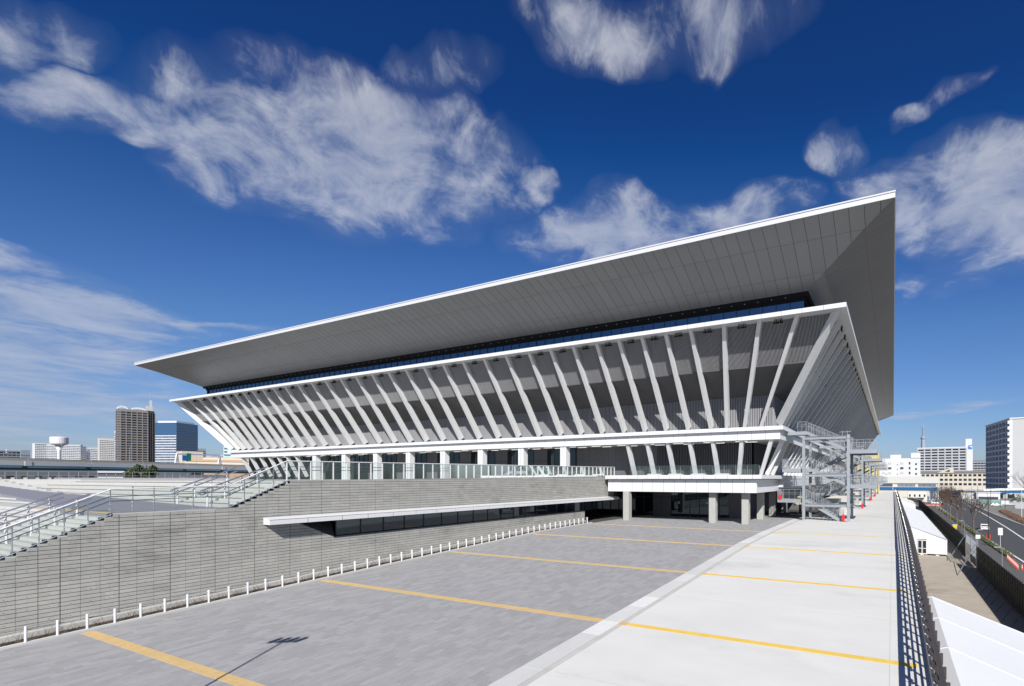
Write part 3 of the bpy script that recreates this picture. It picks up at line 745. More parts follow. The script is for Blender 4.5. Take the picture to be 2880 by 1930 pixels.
hme = hook.mesh('eave_fitting', M['black'])
for a_, b_ in zip(xs_[:-1], xs_[1:]): piece('eave_fitting', hme, ar, ((a_+b_)/2, RY0+4.9, 15.74))
for y_ in [q[0]+1.8 for q in sy]: piece('eave_fitting', hme, ar, (RX0-4.9, y_, 15.74), PI/2)
# louvre band behind the columns, dark sloping soffit, ribbed wall
LV = [(5.28,15.73),(7.85,11.92)]
part('louvre_backing', path([(LV[0][0]+.18,LV[0][1]),(LV[1][0]+.18,LV[1][1]),(LV[1][0]-.02,LV[1][1]-.02)]), M['louvre_back'], ar)
fm = MB(); x = RX0-5.5
while x > RX1+5.5:
    n1 = LV[0][0]; n2 = min(LV[1][0], RX0-x-.05, x-RX1-.05); zt = lerp(LV[0][1], LV[1][1], (n2-n1)/(LV[1][0]-n1))
    if n2 > n1+.1:
        fm.hexa([(x-.03,RY0+n1,LV[0][1]),(x+.03,RY0+n1,LV[0][1]),(x+.03,RY0+n1+.13,LV[0][1]),(x-.03,RY0+n1+.13,LV[0][1])], [(x-.03,RY0+n2,zt),(x+.03,RY0+n2,zt),(x+.03,RY0+n2+.13,zt),(x-.03,RY0+n2+.13,zt)])
    x -= .13
y = RY0+6.3
while y < RY1-6.3:
    if RY0+7.9 < y < RY1-7.9:
        fm.hexa([(RX0-5.28,y-.04,15.73),(RX0-5.28,y+.04,15.73),(RX0-5.41,y+.04,15.73),(RX0-5.41,y-.04,15.73)], [(RX0-7.85,y-.04,11.92),(RX0-7.85,y+.04,11.92),(RX0-7.98,y+.04,11.92),(RX0-7.98,y-.04,11.92)])
    y += .26
part('louvre_fins', fm, M['louvre'], ar, kind='stuff')
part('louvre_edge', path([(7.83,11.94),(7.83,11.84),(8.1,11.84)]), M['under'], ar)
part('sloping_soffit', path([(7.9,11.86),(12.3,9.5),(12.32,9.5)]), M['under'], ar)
part('ribbed_backing', path([(12.36,9.6),(12.36,5.6)]), M['rib_back'], ar)
fm = MB(); x = RX0-12.4
while x > RX1+12.4: fm.box(x-.055,x+.055,RY0+12.26,RY0+12.40,5.85,9.5); x -= .2
y = RY0+12.5
while y < RY1-12.5: fm.box(RX0-12.26,RX0-12.40,y-.055,y+.055,5.85,9.5); y += .4
part('cladding_ribs', fm, M['rib'], ar, kind='stuff')
# ledge under the columns
part('ledge', path([(12.4,5.86),(11.0,5.86),(11.0,5.44),(11.40,5.44),(11.40,4.43),(19,4.43)]), M['fascia'], ar)
fascia_row('ledge_panel', 10.99, 5.435, 5.865, 2.06, RX0-11.0, RX1+11.0, M['white'])
fascia_row('ledge_fascia_panel', 11.39, 4.425, 5.43, 1.6, RX0-11.40, RX1+11.40, M['white'])
part('ledge_side_panel', MB().box(RX0-11.02,RX0-10.98,RY0+11,RY1-11,5.435,5.865).box(RX0-11.42,RX0-11.38,RY0+11.4,RY1-11.4,4.425,5.43), M['white'], ar)
# upper storey behind: lower raking columns, square columns, wall panels, glazing
LT, LB = (57.45,4.45), (59.5,.36)
lreg = [-30.5,-27.7,-24.9,-22.0,-19.1]
lcols = [(x,x) for x in lreg]+[(-15.6,-16.5),(-12.2,-13.9)]+[(x,x) for x in (-121.3,-118,-114.6,-111.4,-108.4,-105.4,-102.4)]
for t_, b_ in lcols: part('lower_column', rake((t_,LT[0],LT[1]),(b_,LB[0],LB[1]),(1,0,0),(0,1,0),.44,.5,.6), M['column'], ar)
y = 61
while y < 194:
    part('lower_column', rake((RX0-11.55,y,4.45),(RX0-13.6,y+(.7 if y < 64 else 0),.36),(0,1,0),(-1,0,0),.44,.5,.6), M['column'], ar); y += 2.9
for xl in (-40.84,-48.15,-55.87,-63.7,-71.55,-79.65,-88.2,-96.8):
    part('square_column', MB().box(xl,xl+.95,57.42,58.37,-.13,4.44), M['white'], ar)
    part('column_joint', MB().box(xl+.46,xl+.49,57.405,57.43,-.12,4.44), M['joint'], ar)
part('storey_wall', MB().box(-126,-10.6-4.5,61.2,61.5,-.13,4.44).box(-15.3,-15.0,61.2,196,-.13,4.44), M['joint'], ar)
def wall_panels(x0, x1, y, z0, z1, w, hs, nm, mat):
    x = x0
    while x > x1+.1:
        xa = max(x-w, x1); z = z0
        for h in hs: part(nm, MB().box(xa+.008,x-.008,y-.03,y,z+.008,min(z+h,z1)-.008), mat, ar); z += h
        x = xa
wall_panels(-28, -40.6, 61.2, -.12, 4.42, 1.05, (2.6,1.94), 'wall_panel', M['dkpanel'])
fm = MB(); x = -15.4
while x > -28: fm.box(x-.05,x+.05,61.10,61.2,.0,4.42); x -= .22
part('dark_ribs', fm, M['dkpanel'], ar, kind='stuff')
x = -40.8; i = 0
while x > -112:
    dark = (i % 6) in (4, 5) and i > 3
    if dark: part('wall_panel', MB().box(x-1.24,x-.01,61.17,61.2,-.12,4.42), M['dkpanel'], ar)
    else:
        part('window_pane', MB().box(x-1.22,x-.04,61.15,61.17,-.12,2.6), M['darkglass'], ar); part('window_pane', MB().box(x-1.22,x-.04,61.15,61.17,2.66,4.3), M['darkglass'], ar)
        part('mullion', MB().box(x-.04,x+.02,61.08,61.2,-.12,4.42), M['frame'], ar)
    x -= 1.26; i += 1
part('transom', MB().box(-112,-40.8,61.1,61.2,2.6,2.66), M['frame'], ar)
lmesh = MB().box(-.7,.7,-.05,.05,-.06,0).mesh('soffit_lamp', M['lamp'])
for x in range(-112, -14, 4):
    for yy in (58.9, 60.4): piece('soffit_lamp', lmesh, ar, (x+(.8 if yy > 60 else 0), yy, 4.425))
# slab over the entrance, its white fascia, glass balustrade
part('entrance_slab', MB().box(-29.65,-11.75,50.53,62,.003,.395).box(-62,-11.75,61.9,196,-1.0,.39), M['fascia'], ar)
part('entrance_beam', MB().box(-29.55,-12.36,51.03,62,-1.42,-.05).box(-29.55,-12.36,62,196,-1.42,-.9), M['fascia'], ar)
x = -11.7; i = 0
while x > -29.6:
    w = 1.29 if i else .9; xa = max(x-w, -29.66)
    part('slab_panel', MB().box(xa+.016,x-.016,50.50,50.528,0,.40), M['white'], ar); x = xa; i += 1
x = -12.33; i = 0
while x > -29.5:
    w = 1.29 if i else 1.18; xa = max(x-w, -29.56)
    part('slab_fascia_panel', MB().box(xa+.016,x-.016,51.0,51.028,-1.43,-.06), M['white'], ar); x = xa; i += 1
part('joint_backing', MB().box(-29.6,-11.8,50.5285,50.5295,.01,.39), M['joint'], ar); part('joint_backing', MB().box(-29.5,-12.4,51.0285,51.0295,-1.41,-.07), M['joint'], ar)
part('slab_side_panel', MB().box(-11.76,-11.70,50.51,194,0,.40).box(-12.37,-12.31,51.01,194,-1.43,-.06), M['white'], ar)
x = -13.4
while x > -29: part('balustrade_pane', MB().box(x-1.35,x-.02,57.0,57.02,.40,1.62), M['clear'], ar); part('balustrade_post', MB().box(x-.02,x+.02,57.03,57.07,.40,1.5), M['steel'], ar); x -= 1.37
for x in lreg[1:]: part('column_plinth', MB().hexa([(x+.5,56.2,.39),(x+2.5,56.2,.39),(x+2.5,57.4,.39),(x+.5,57.4,.39)], [(x+.75,56.3,.62),(x+2.2,56.3,.62),(x+2.2,57.4,.62),(x+.75,57.4,.62)]), M['greywall'], ar)
# entrance level: concrete columns, glazing, walls
for cx, cy in ((-27.1,51.15),(-17.2,52.05),(-13.7,52.2),(-13.85,59.4),(-13.7,65.2),(-13.7,73),(-13.7,81)):
    part('concrete_column', MB().box(cx-.36,cx+.36,cy-.36,cy+.36,-4.71,-1.42), M['conc'], ar)
    part('column_joint', MB().box(cx-.365,cx+.365,cy-.365,cy+.365,-3.02,-3.0), M['gutter'], ar)
x = -17.6
while x > -45:
    if -24.6 > x > -27.2: part('entrance_panel', MB().box(x-1.24,x-.01,59.3,59.36,-4.7,-1.42), M['dkpanel'], ar)
    else:
        part('entrance_pane', MB().box(x-1.22,x-.04,59.36,59.38,-4.65,-2.35), M['darkglass'], ar); part('entrance_pane', MB().box(x-1.22,x-.04,59.36,59.38,-2.28,-1.45), M['darkglass'], ar)
        part('entrance_mullion', MB().box(x-.04,x+.02,59.28,59.42,-4.7,-1.42), M['frame'], ar)
    x -= 1.26
part('entrance_transom', MB().box(-45,-17.6,59.3,59.42,-2.35,-2.28), M['frame'], ar)
part('entrance_wall', MB().box(-17.6,-16.3,59.3,60,-4.7,-1.42).box(-16.6,-16.3,60,194,-4.7,-1.0).box(-46,-17.6,60.6,60.8,-4.7,-1.0), M['dkpanel'], ar)
for x in (-24.2, -20.5): part('entrance_notice', MB().box(x,x+.22,59.33,59.35,-3.1,-2.85), M['whitepost'], ar)
part('light_stop_core', MB().box(-120,-16.7,62.5,194,-4.7,16.0), M['black'], ar)  # unseen black box added inside so no light leaks through the hall
# service boxes and sunlit wall shape under the east side seen between the stairs
part('service_wall', MB().box(-16.2,-10.5,80,80.3,-4.7,-1.5), M['dkpanel'], ar)
for k in range(4): part('service_box', MB().box(-8.2,-6.2,69+27*k,84+27*k,-4.7,-2.6), M['hoard'], ar)
sk = thing('sunlit_wall_shape', 'added pale yellow shape for a sunlit bit of wall behind the stair tower', 'sunlit patch', (-11.6, 71.5, -4.7))  # pale yellow shape added where sunlit wall shows between the stairs
part('sunlit_wall_body', MB().prism([(-12.2,71,-3.6),(-11.9,71,-3.6),(-10.9,71,-3.4),(-10.6,71,-2.4),(-11.6,71,-2.4),(-11.6,71,-3.1)], (0,.8,0)), M['palecream'], sk)
part('shape_leg', MB().box(-11.4,-11.2,71.1,71.7,-4.7,-3.4).box(-11.0,-10.8,71.1,71.7,-4.7,-3.3), M['pole'], sk)
part('shape_rail', MB().beam((-11.5,70.95,-3.0),(-10.7,70.95,-2.8),.05,.08), M['brown'], sk)
yw = thing('screened_wing', 'yellow sheeted block standing beyond the far end of the steel stairs', 'building', (-8, 202, -4.7))
part('screen_wall', MB().box(-14,-4.4,199,206,-4.7,9.0), M['yellowscreen'], yw)
for k in range(6): part('screen_seam', MB().box(-13.9+1.8*k,-13.84+1.8*k,198.95,199.0,-4.6,8.9), M['palecream'], yw)

# ------------------------------------------------------------------ steel escape stairs along the east side
stt = thing('stair_tower', 'galvanised steel escape stair standing nearest the front corner of the hall', 'staircase', (-6.8, 62.4, -4.7), 'escape stairs along the side of the hall')
YF, YB = 59.95, 65.1; XA, XB = -9.08, -4.37; ZP = 4.86
for px_, py_ in ((XA,YF),(XB,YF),(XA,YB),(XB,YB)):
    part('post', MB().box(px_-.15,px_+.15,py_-.15,py_+.15,-4.7,ZP), M['steel'], stt)
    for pz_ in (-3.16,.22,4.40): part('post_plate', MB().box(px_-.19,px_+.19,py_-.19,py_+.19,pz_,pz_+.03), M['steel'], stt)
for zb in (-3.14,.24,4.43):
    for py_ in (YF,YB):
        part('beam', MB().box(XA+.15,XB-.15,py_-.03,py_+.03,zb,zb+.36).box(XA+.15,XB-.15,py_-.12,py_+.12,zb,zb+.03).box(XA+.15,XB-.15,py_-.12,py_+.12,zb+.33,zb+.36), M['steel'], stt)
    for px_ in (XA,XB): part('beam', MB().box(px_-.1,px_+.1,YF+.15,YB-.15,zb+.02,zb+.34), M['steel'], stt)
bal = MB(); railm = MB()
def guard(p, q, posts=True):
    p, q = Vector(p), Vector(q); L_ = (q-p).length; up = Vector((0,0,1))
    railm.tube(p+up*1.15, q+up*1.15, .022, 5); railm.tube(p+up*.62, q+up*.62, .014, 4); railm.tube(p+up*.80, q+up*.80, .014, 4); railm.tube(p+up*.08, q+up*.08, .016, 4)
    n = max(1, round(L_/.62))
    for i in range(n+1):
        c = p.lerp(q, i/n); part('baluster_post', MB().beam(c-up*.28, c+up*1.15, .035, .035, (0,1,0)), M['steel'], stt)
    n2 = int(L_/.124)
    for i in range(n2):
        c = p.lerp(q, (i+.5)/n2); bal.beam(c+up*.08, c+up*1.12, .010, .010, (0,1,0))
F0, F1, B0, B1 = YF+.20, YF+1.95, YB-1.95, YB-.2      # front and back lane
def landing(x0, x1, z, open_side):
    part('landing', MB().box(x0,x1,F0,B1,z-.05,z), M['steel_dk'], stt)
    part('landing_edge', MB().box(x0,x1,F0-.02,F0,z-.36,z+.04).box(x0,x1,B1,B1+.02,z-.36,z+.04).box(x0-.01,x0,F0,B1,z-.36,z+.04).box(x1,x1+.01,F0,B1,z-.36,z+.04), M['steel'], stt)
    guard((x0,F0,z),(x1,F0,z)); guard((x0,B1,z),(x1,B1,z))
    if open_side: guard((open_side,F0,z),(open_side,B1,z))
def flight(xa, za, xb, zb, y0, y1):
    n = max(6, round(abs(zb-za)/.19))
    for y_ in (y0, y1):
        part('stringer', MB().beam((xa,y_,za-.10),(xb,y_,zb-.10),.03,.34), M['steel'], stt); guard((xa,y_,za),(xb,y_,zb))
    for i in range(n):
        f = (i+.5)/n; part('tread', MB().box(lerp(xa,xb,f)-.15,lerp(xa,xb,f)+.15,y0,y1,lerp(za,zb,f)-.02,lerp(za,zb,f)), M['steel_dk'], stt)
landing(-12.05,-8.80,-2.38,-12.05); landing(-11.5,-8.30,1.12,-11.5); landing(-4.2,-1.57,-.68,-1.57); landing(-4.2,-1.57,3.12,-1.57)
part('landing', MB().box(-10.9,-8.85,F0,B1,5.30,5.36).box(-10.9,-8.85,F0-.02,F0,5.02,5.40), M['steel'], stt); guard((-9.8,F0,5.36),(-8.85,F0,5.36))
flight(-5.0,-4.68,-8.8,-2.38,F0,F1); flight(-8.8,-2.38,-4.2,-.68,B0,B1); flight(-4.2,-.68,-8.3,1.12,F0,F1); flight(-8.3,1.12,-4.2,3.12,B0,B1); flight(-4.2,3.12,-8.85,5.36,F0,F1)
part('rails', railm, M['steel'], stt); part('balusters', bal, M['steel'], stt, kind='stuff')
part('top_bar', MB().tube((-5.3,60,5.15),(-4.1,60,5.15),.035,5).tube((-5.0,60,4.8),(-5.0,60,5.3),.03,5).tube((-4.5,60,4.8),(-4.5,60,5.3),.03,5), M['steel'], stt)
# red cabinets
rs = thing('hose_cabinet', 'red cabinet at the foot of the stair nearest the front corner', 'cabinet', (-4.85, 59.75, -4.7), 'red cabinets beside the stair posts')
part('cabinet_body', MB().box(-5.0,-4.74,59.57,59.80,-4.66,-4.02).prism([(-5.0,59.57,-4.02),(-4.74,59.57,-4.02),(-4.80,59.57,-3.90),(-4.94,59.57,-3.90)],(0,.23,0)), M['red'], rs)
part('cabinet_foot', MB().box(-5.0,-4.72,59.57,59.80,-4.7,-4.66), M['pole'], rs)
for yy, w_ in ((28.2,'second'),(58.0,'third'),(87,'fourth'),(115,'fifth')):
    copy_thing(stt, 0, yy, 0, 'galvanised steel escape stair, %s from the front corner of the hall' % w_)
    copy_thing(rs, .55, yy, 0, 'red cabinet at the foot of the %s stair from the front corner' % w_)
rc = thing('extinguisher_box', 'small red box on the lowest landing of the nearest steel stair', 'box', (-11.75, 60.2, -2.38))
part('box_body', MB().box(-11.9,-11.6,60.05,60.3,-2.38,-1.85), M['red'], rc); part('box_lid', MB().box(-11.92,-11.58,60.03,60.32,-1.85,-1.82), M['red'], rc)

# ------------------------------------------------------------------ yard below the deck: tents, site fence
def tent(y0, y1, label, bays, door):
    t = thing('marquee_tent', label, 'tent', (2.3, (y0+y1)/2, -12.5), 'white marquee tents in the yard')
    xr, xl, xm, ze, zr = 7.85, -3.25, 2.3, -9.85, -7.85
    n = bays
    for i in range(n):
        a, b = lerp(y0, y1, i/n)+.015, lerp(y0, y1, (i+1)/n)-.015
        for xe in (xl, xr):
            mb = MB(); K = 5
            for j in range(K):           # fabric sags a little between the frames
                f0, f1 = j/K, (j+1)/K
                P = []
                for f in (f0, f1):
                    for g in (0, .25, .5, .75, 1):
                        P.append((lerp(xm, xe, f), lerp(a, b, g), lerp(zr, ze, f)-.035*math.sin(PI*g)*math.sin(PI*(.1+.8*f))))
                mb.add(P, [(q, q+1, q+6, q+5) for q in range(4)])
            part('roof_panel', mb, M['tent'], t, smooth=True)
            part('roof_frame', MB().beam((xm,b+.015,zr+.02),(xe,b+.015,ze+.02),.08,.05), M['tentseam'], t)
            part('wall_panel', MB().box(xe-.03 if xe > 0 else xe+.25, xe-.25 if xe > 0 else xe+.03, a, b, -12.3, ze), M['tent'], t)
    for yy, s in ((y0, -1), (y1, 1)):
        part('gable', MB().prism([(xl+.1,yy,ze-.05),(xr-.1,yy,ze-.05),(xm,yy,zr-.03)], (0,.03*s,0)), M['tent'], t)
        w = (xr-xl-.5)/8
        for k in range(8):
            xa = xl+.25+w*k
            if door and s < 0 and k == 5:
                for q in (0, 1):
                    dd = part('door', MB().box(xa+q*w/2+.02,xa+(q+1)*w/2-.02,yy-.06,yy-.01,-12.35,-10.0), M['whitepost'], t)
                    part('door_glass', MB().box(xa+q*w/2+.09,xa+(q+1)*w/2-.09,yy-.075,yy-.055,-11.35,-10.15).box(xa+q*w/2+.09,xa+(q+1)*w/2-.09,yy-.075,yy-.055,-12.2,-11.45), M['darkglass'], dd)
                continue
            part('wall_panel', MB().box(xa+.02,xa+w-.02,yy,yy+.03*s,-12.25,ze-.05), M['tent'], t)
            part('wall_post', MB().box(xa-.03,xa+.03,yy-.04,yy+.02,-12.5,ze), M['tentseam'], t)
    for k in range(5): part('floor_pad', MB().box(-2.6+2.2*k,-2.1+2.2*k,y0-.25,y0+.1,-12.5,-12.38), M['palecream'], t)
    part('floor_frame', MB().box(xl+.2,xr-.2,y0+.1,y1-.1,-12.42,-12.3), M['pole'], t)
    return t
tent(5.0, 38.9, 'white marquee tent whose ridged roof comes closest to the deck fence', 6, False)
tent(95.4, 175.6, 'long white marquee tent with a glazed double door in its gable end', 14, True)
tent(224, 254, 'small white marquee tent farthest along the yard', 5, False)
fb = thing('site_fence', 'tall black corrugated site fence with raking props between yard and pavement', 'fence', (10.5, 150, -12.5))
pmesh = MB()
for k in range(5): pmesh.box(-.02,.025 if k % 2 else .0,.2*k-.5,.2*k-.3,0,3.05)
pme = pmesh.mesh('fence_panel', M['sitefence']); pst = MB().tube((-.06,.5,0),(-.06,.5,3.2),.03,6).mesh('fence_post', M['sitefence'])
prop = MB().tube((-.07,.3,2.8),(-1.9,.3,.02),.025,5).mesh('fence_prop', M['pole'])
y = 30
while y < 262:
    if not 84.6 < y < 96.6:
        piece('fence_panel', pme, fb, (10.5,y,-12.5)); piece('fence_post', pst, fb, (10.5,y,-12.5))
        if int(y) % 3 == 0: piece('fence_prop', prop, fb, (10.5,y,-12.5))
    y += 1.0
for h in (.4, 1.6, 2.7): part('fence_rail', MB().tube((10.42,30,-12.5+h),(10.42,84.4,-12.5+h),.022,5), M['pole'], fb); part('fence_rail', MB().tube((10.42,97,-12.5+h),(10.42,262,-12.5+h),.022,5), M['pole'], fb)
gt = thing('site_gate', 'grey steel mesh gate with long raking props set in the black fence', 'gate', (10.5, 90.5, -12.5))
for yy in (84.8, 90.6, 96.4): part('gate_post', MB().tube((10.5,yy,-12.5),(10.5,yy,-8.5),.07,8), M['steel'], gt)
for k in range(28): part('gate_bar', MB().box(10.48,10.52,85.2+.4*k,85.24+.4*k,-12.3,-8.9), M['steel'], gt)
for zz in (-12.2,-10.6,-8.7): part('gate_rail', MB().box(10.46,10.54,84.8,96.4,zz,zz+.08), M['steel'], gt)
part('gate_screen', MB().box(10.40,10.42,90.6,96.4,-11.9,-10.0), M['whitepost'], gt); part('gate_screen', MB().box(10.40,10.42,84.9,90.5,-12.3,-11.2), M['sitefence'], gt)
for ya, yb in ((85.3,76.9),(97.3,89.9)):
    for o in (0,.35): part('prop', MB().tube((10.4,ya+o,-9.3),(7.45,yb+o,-12.48),.035,6), M['galv'], gt)

# ------------------------------------------------------------------ street side
def bare_tree(x, y, h, seed, label, spread=.55, group='bare trees along the pavement'):
    rnd = random.Random(seed); t = thing('bare_tree', label, 'tree', (x, y, -12.5), group)
    tr = MB(); tw = MB()
    def grow(p, d, l, r, lev):
        q = p+d*l; mb = tr if lev < 2 else tw
        mb.tube(p, q, r, 6 if lev < 2 else 3, r*.68, False)
        if lev >= 6: return
        for i in range(rnd.choice((2,3)) if lev else 4):
            a = Vector((rnd.uniform(-1,1), rnd.uniform(-1,1), rnd.uniform(-.35,.8))); nd_ = (d*.9+a*spread*(1.1 if lev else 1.0)).normalized()
            if nd_.z < .05: nd_.z = .1
            grow(q if i < 2 or lev == 0 else p.lerp(q,.6), nd_, l*rnd.uniform(.60,.82), r*.62, lev+1)
    grow(Vector((x,y,-12.5)), Vector((rnd.uniform(-.06,.06),rnd.uniform(-.06,.06),1)).normalized(), h*.34, h*.020, 0)
    part('trunk', tr, M['bark'], t); part('crown', tw, M['twig'], t)
    return t
tl = 'bare winter tree on the pavement '
for i, (x, y, h, l) in enumerate(((16.4,137,8.6,'beside the white car and black pole'),(15.4,150,8.2,'leaning over the yellow box'),(15.6,163,8.8,'just beyond the yellow box'),(15.2,177,9.0,'second on from the yellow box'),
    (15.7,190,8.4,'third on from the yellow box'),(15.3,204,9,'fourth on from the yellow box'),(15.9,222,8.6,'second before the orange barriers'),(15.6,240,8.8,'next to the orange barriers'))):
    bare_tree(x, y, h*1.12, 3+7*i, tl+l, .72)
for i, (x, y, h, l) in enumerate(((26,318,8,'beside the white van'),(28.5,338,8,'next to the factory corner'),(31,352,7.5,'at the foot of the curved viaduct'))): bare_tree(x, y, h, 90+i, 'reddish bare tree '+l, .6, 'bare trees by the factory')
bare_tree(58,300,14,31,'large bare winter tree in front of the white end wall of the tall flats',.5,None)
def leaf_tree(x, y, rx, rz, zc, n, label, seed, cat='tree', group=None, trunk=True, zb=-12.5):
    rnd = random.Random(seed); t = thing('evergreen_tree', label, cat, (x, y, zb), group)
    if trunk:
        tk = MB().tube((x,y,zb),(x,y,zc),.035*rx+.12,7,.1)
        for k in range(5):
            a = rnd.uniform(0,6.28); tk.tube((x,y,zc-rz*.5),(x+rx*.6*math.cos(a),y+rx*.6*math.sin(a),zc+rnd.uniform(-.1,.4)*rz),.1,5,.03)
        part('trunk', tk, M['bark'], t)
    mb = MB(); clumps = []
    for k in range(26):
        while True:
            v = Vector((rnd.uniform(-1,1),rnd.uniform(-1,1),rnd.uniform(-.6,1)))
            if v.length < 1: break
        clumps.append((v, rnd.uniform(.22,.42)))
    for i in range(n):
        c, r = rnd.choice(clumps); d = Vector((rnd.gauss(0,1),rnd.gauss(0,1),rnd.gauss(0,1))).normalized()*r*rnd.uniform(.6,1)
        p = Vector((x+(c.x+d.x)*rx, y+(c.y+d.y)*rx, zc+(c.z+d.z)*rz)); s = rx*rnd.uniform(.035,.075)
        u = Vector((rnd.gauss(0,1),rnd.gauss(0,1),rnd.gauss(0,1))).normalized(); w = u.orthogonal().normalized()
        mb.quad(p-u*s, p+w*s*.6, p+u*s, p-w*s*.6)
    part('crown', mb, M['leaf'], t); return t
leaf_tree(52,290,3.4,2.6,-9.6,900,'dark evergreen tree by the white fence below the tall flats',4)
leaf_tree(-198,69,3.8,3.9,-.1,9000,'round-topped dark evergreen tree in front of the elevated road',8)
for i, (x, y, r) in enumerate(((-205,98,4.5),(-190,84,3.5),(-212,128,4),(-208,112,3.2))): leaf_tree(x,y,r,3.4,-2.2-(i%2),700,'low dark evergreen behind the terrace railing',20+i,'tree','low evergreens behind the terrace')
def bush_row(x0, x1, y0, y1, h, n, mat, label, seed):
    rnd = random.Random(seed); mb = MB()
    for i in range(n):
        f = rnd.random(); x = lerp(x0[0], x0[1], f)+rnd.uniform(0, x1); y = lerp(y0, y1, f)
        p = Vector((x, y, -12.5+rnd.uniform(.05, h)*rnd.uniform(.5,1))); s = rnd.uniform(.08,.2)
        u = Vector((rnd.gauss(0,1),rnd.gauss(0,1),rnd.gauss(0,1))).normalized(); w = u.orthogonal().normalized()
        mb.quad(p-u*s, p+w*s*.7, p+u*s, p-w*s*.7)
    return single('hedge', mb, mat, label, 'hedge', ((x0[0]+x0[1])/2, (y0+y1)/2, -12.5), kind='stuff')
bush_row((16.2,16.5),.9,98,240,.55,9000,M['hedge'],'low green and brown hedge strip between pavement and road',2)
bush_row((31.5,36),2.6,165,235,1.0,6000,M['brownhedge'],'brown winter hedge on the far side of the road',6)
# cones, signs, posts
ct = thing('traffic_cone', 'orange and white traffic cone in the line standing on the pavement', 'traffic cone', (15.96,96.4,-12.49), 'traffic cones in a line on the pavement')
part('cone_base', MB().box(15.81,16.11,96.25,96.55,-12.49,-12.46), M['cone'], ct)
cb = part('cone_body', MB().lathe((15.96,96.4,-12.45),[(.115,0),(.03,.72),(.02,.73)],10), M['cone'], ct)
part('reflective_band', MB().lathe((15.96,96.4,-12.45),[(.094,.22),(.075,.36)],10), M['whitepost'], cb); part('reflective_band', MB().lathe((15.96,96.4,-12.45),[(.064,.46),(.05,.58)],10), M['whitepost'], cb)
for k in range(1, 11): copy_thing(ct, -.055*k+(.5 if k == 10 else 0), -1.12*k+(.9 if k == 10 else 0))
for k, (x, y) in enumerate(((36.2,282),(36.6,278),(37,274),(37.4,270),(37.9,266))):
    c = copy_thing(ct, x-15.96, y-96.4, 0, 'orange traffic cone beside the roadworks on the far side of the road'); c['group'] = 'cones at the roadworks'
def sign(name, x, y, zt, w, h, label, cat='sign', pole='whitepost', board='whitepost', zb=-12.5):
    t = thing(name, label, cat, (x,y,zb)); part('pole', MB().tube((x,y,zb),(x,y,zt-h*.5),.035,7), M[pole], t)
    b = part('board', MB().box(x-w/2,x+w/2,y-.05,y-.03,zt-h,zt), M[board], t); return t, b
t, b = sign('road_sign', 17.61,112.8,-9.0,.72,1.32,'tall white rectangular sign on a white pole beside the road')
part('sign_symbol', MB().box(17.45,17.7,112.74,112.75,-9.45,-9.4).box(17.65,17.72,112.74,112.75,-9.8,-9.4).box(17.5,17.7,112.74,112.75,-9.85,-9.8).box(17.5,17.56,112.74,112.75,-10.1,-9.8), M['tentseam'], b)
t, b = sign('notice_board', 11.95,95.2,-8.81,.62,.6,'square white notice on a thin pole behind the site gate', 'sign', 'galv')
part('sign_text', MB().box(11.75,12.15,95.14,95.15,-9.05,-9.0).box(11.75,12.1,95.14,95.15,-9.2,-9.15), M['tentseam'], b)
def street_pole(x, y, h, label, arm=None, mat='pole', zb=-12.5, r=.09):
    t = thing('street_pole', label, 'pole', (x,y,zb)); part('pole', MB().tube((x,y,zb),(x,y,zb+h),r,8,r*.7), M[mat], t)
    part('pole_base', MB().tube((x,y,zb),(x,y,zb+.5),r*1.5,8), M[mat], t)
    if arm:
        part('arm', MB().tube((x,y,zb+h-.1),(x+arm,y,zb+h+.05),r*.5,6), M[mat], t); part('lamp_head', MB().box(x+arm-.35,x+arm+.35,y-.13,y+.13,zb+h-.02,zb+h+.1), M['steel'], t)
    return t
street_pole(18.05,129,8.1,'black pole beside the road with red cones at its foot')
street_pole(13.4,108,3.4,'slim grey pavement lamp behind the site gate',.5,'steel',r=.05); street_pole(12.2,77,3.9,'slim grey pavement lamp over the black site fence',-.5,'steel',r=.05); street_pole(13.0,122,3.9,'slim grey pavement lamp next to the bare tree by the gate',-.5,'steel',r=.05)
for i, (x, y, h, l) in enumerate(((30.7,262.8,9,'before the curved viaduct'),(35.3,281.9,9.5,'beside the green roadworks net'),(38.1,266.5,9,'beside the roadworks cones'),(42.1,268.5,8,'in front of the parked white car'),(41.8,257.2,11,'left of the pale kiosk wall'))):
    street_pole(x,y,h,'thin dark street pole '+l)
street_pole(36.4,197.5,9.2,'white street lamp arm reaching over the far hedge',-3,'whitepost')
for i, (x, y) in enumerate(((17.5,127.5),(17.9,126.2),(18.2,128.2))):
    t = thing('red_cone', 'small red marker at the foot of the black roadside pole', 'marker', (x,y,-12.36), 'red markers by the black pole')
    part('marker_body', MB().lathe((x,y,-12.36),[(.16,0),(.05,.7),(.03,.72)],8), M['red'], t); part('marker_base', MB().box(x-.2,x+.2,y-.2,y+.2,-12.38,-12.34), M['pole'], t)
bx = thing('sand_box', 'yellow roadside box between the bare trees', 'box', (13.7,147.6,-12.5))
part('box_body', MB().hexa([(13.35,147.3,-12.45),(14.05,147.3,-12.45),(14.05,147.9,-12.45),(13.35,147.9,-12.45)],[(13.2,147.25,-11.4),(14.2,147.25,-11.4),(14.2,147.95,-11.4),(13.2,147.95,-11.4)]), M['yellow'], bx); part('box_lid', MB().box(13.17,14.23,147.2,148,-11.4,-11.32), M['whitepost'], bx)
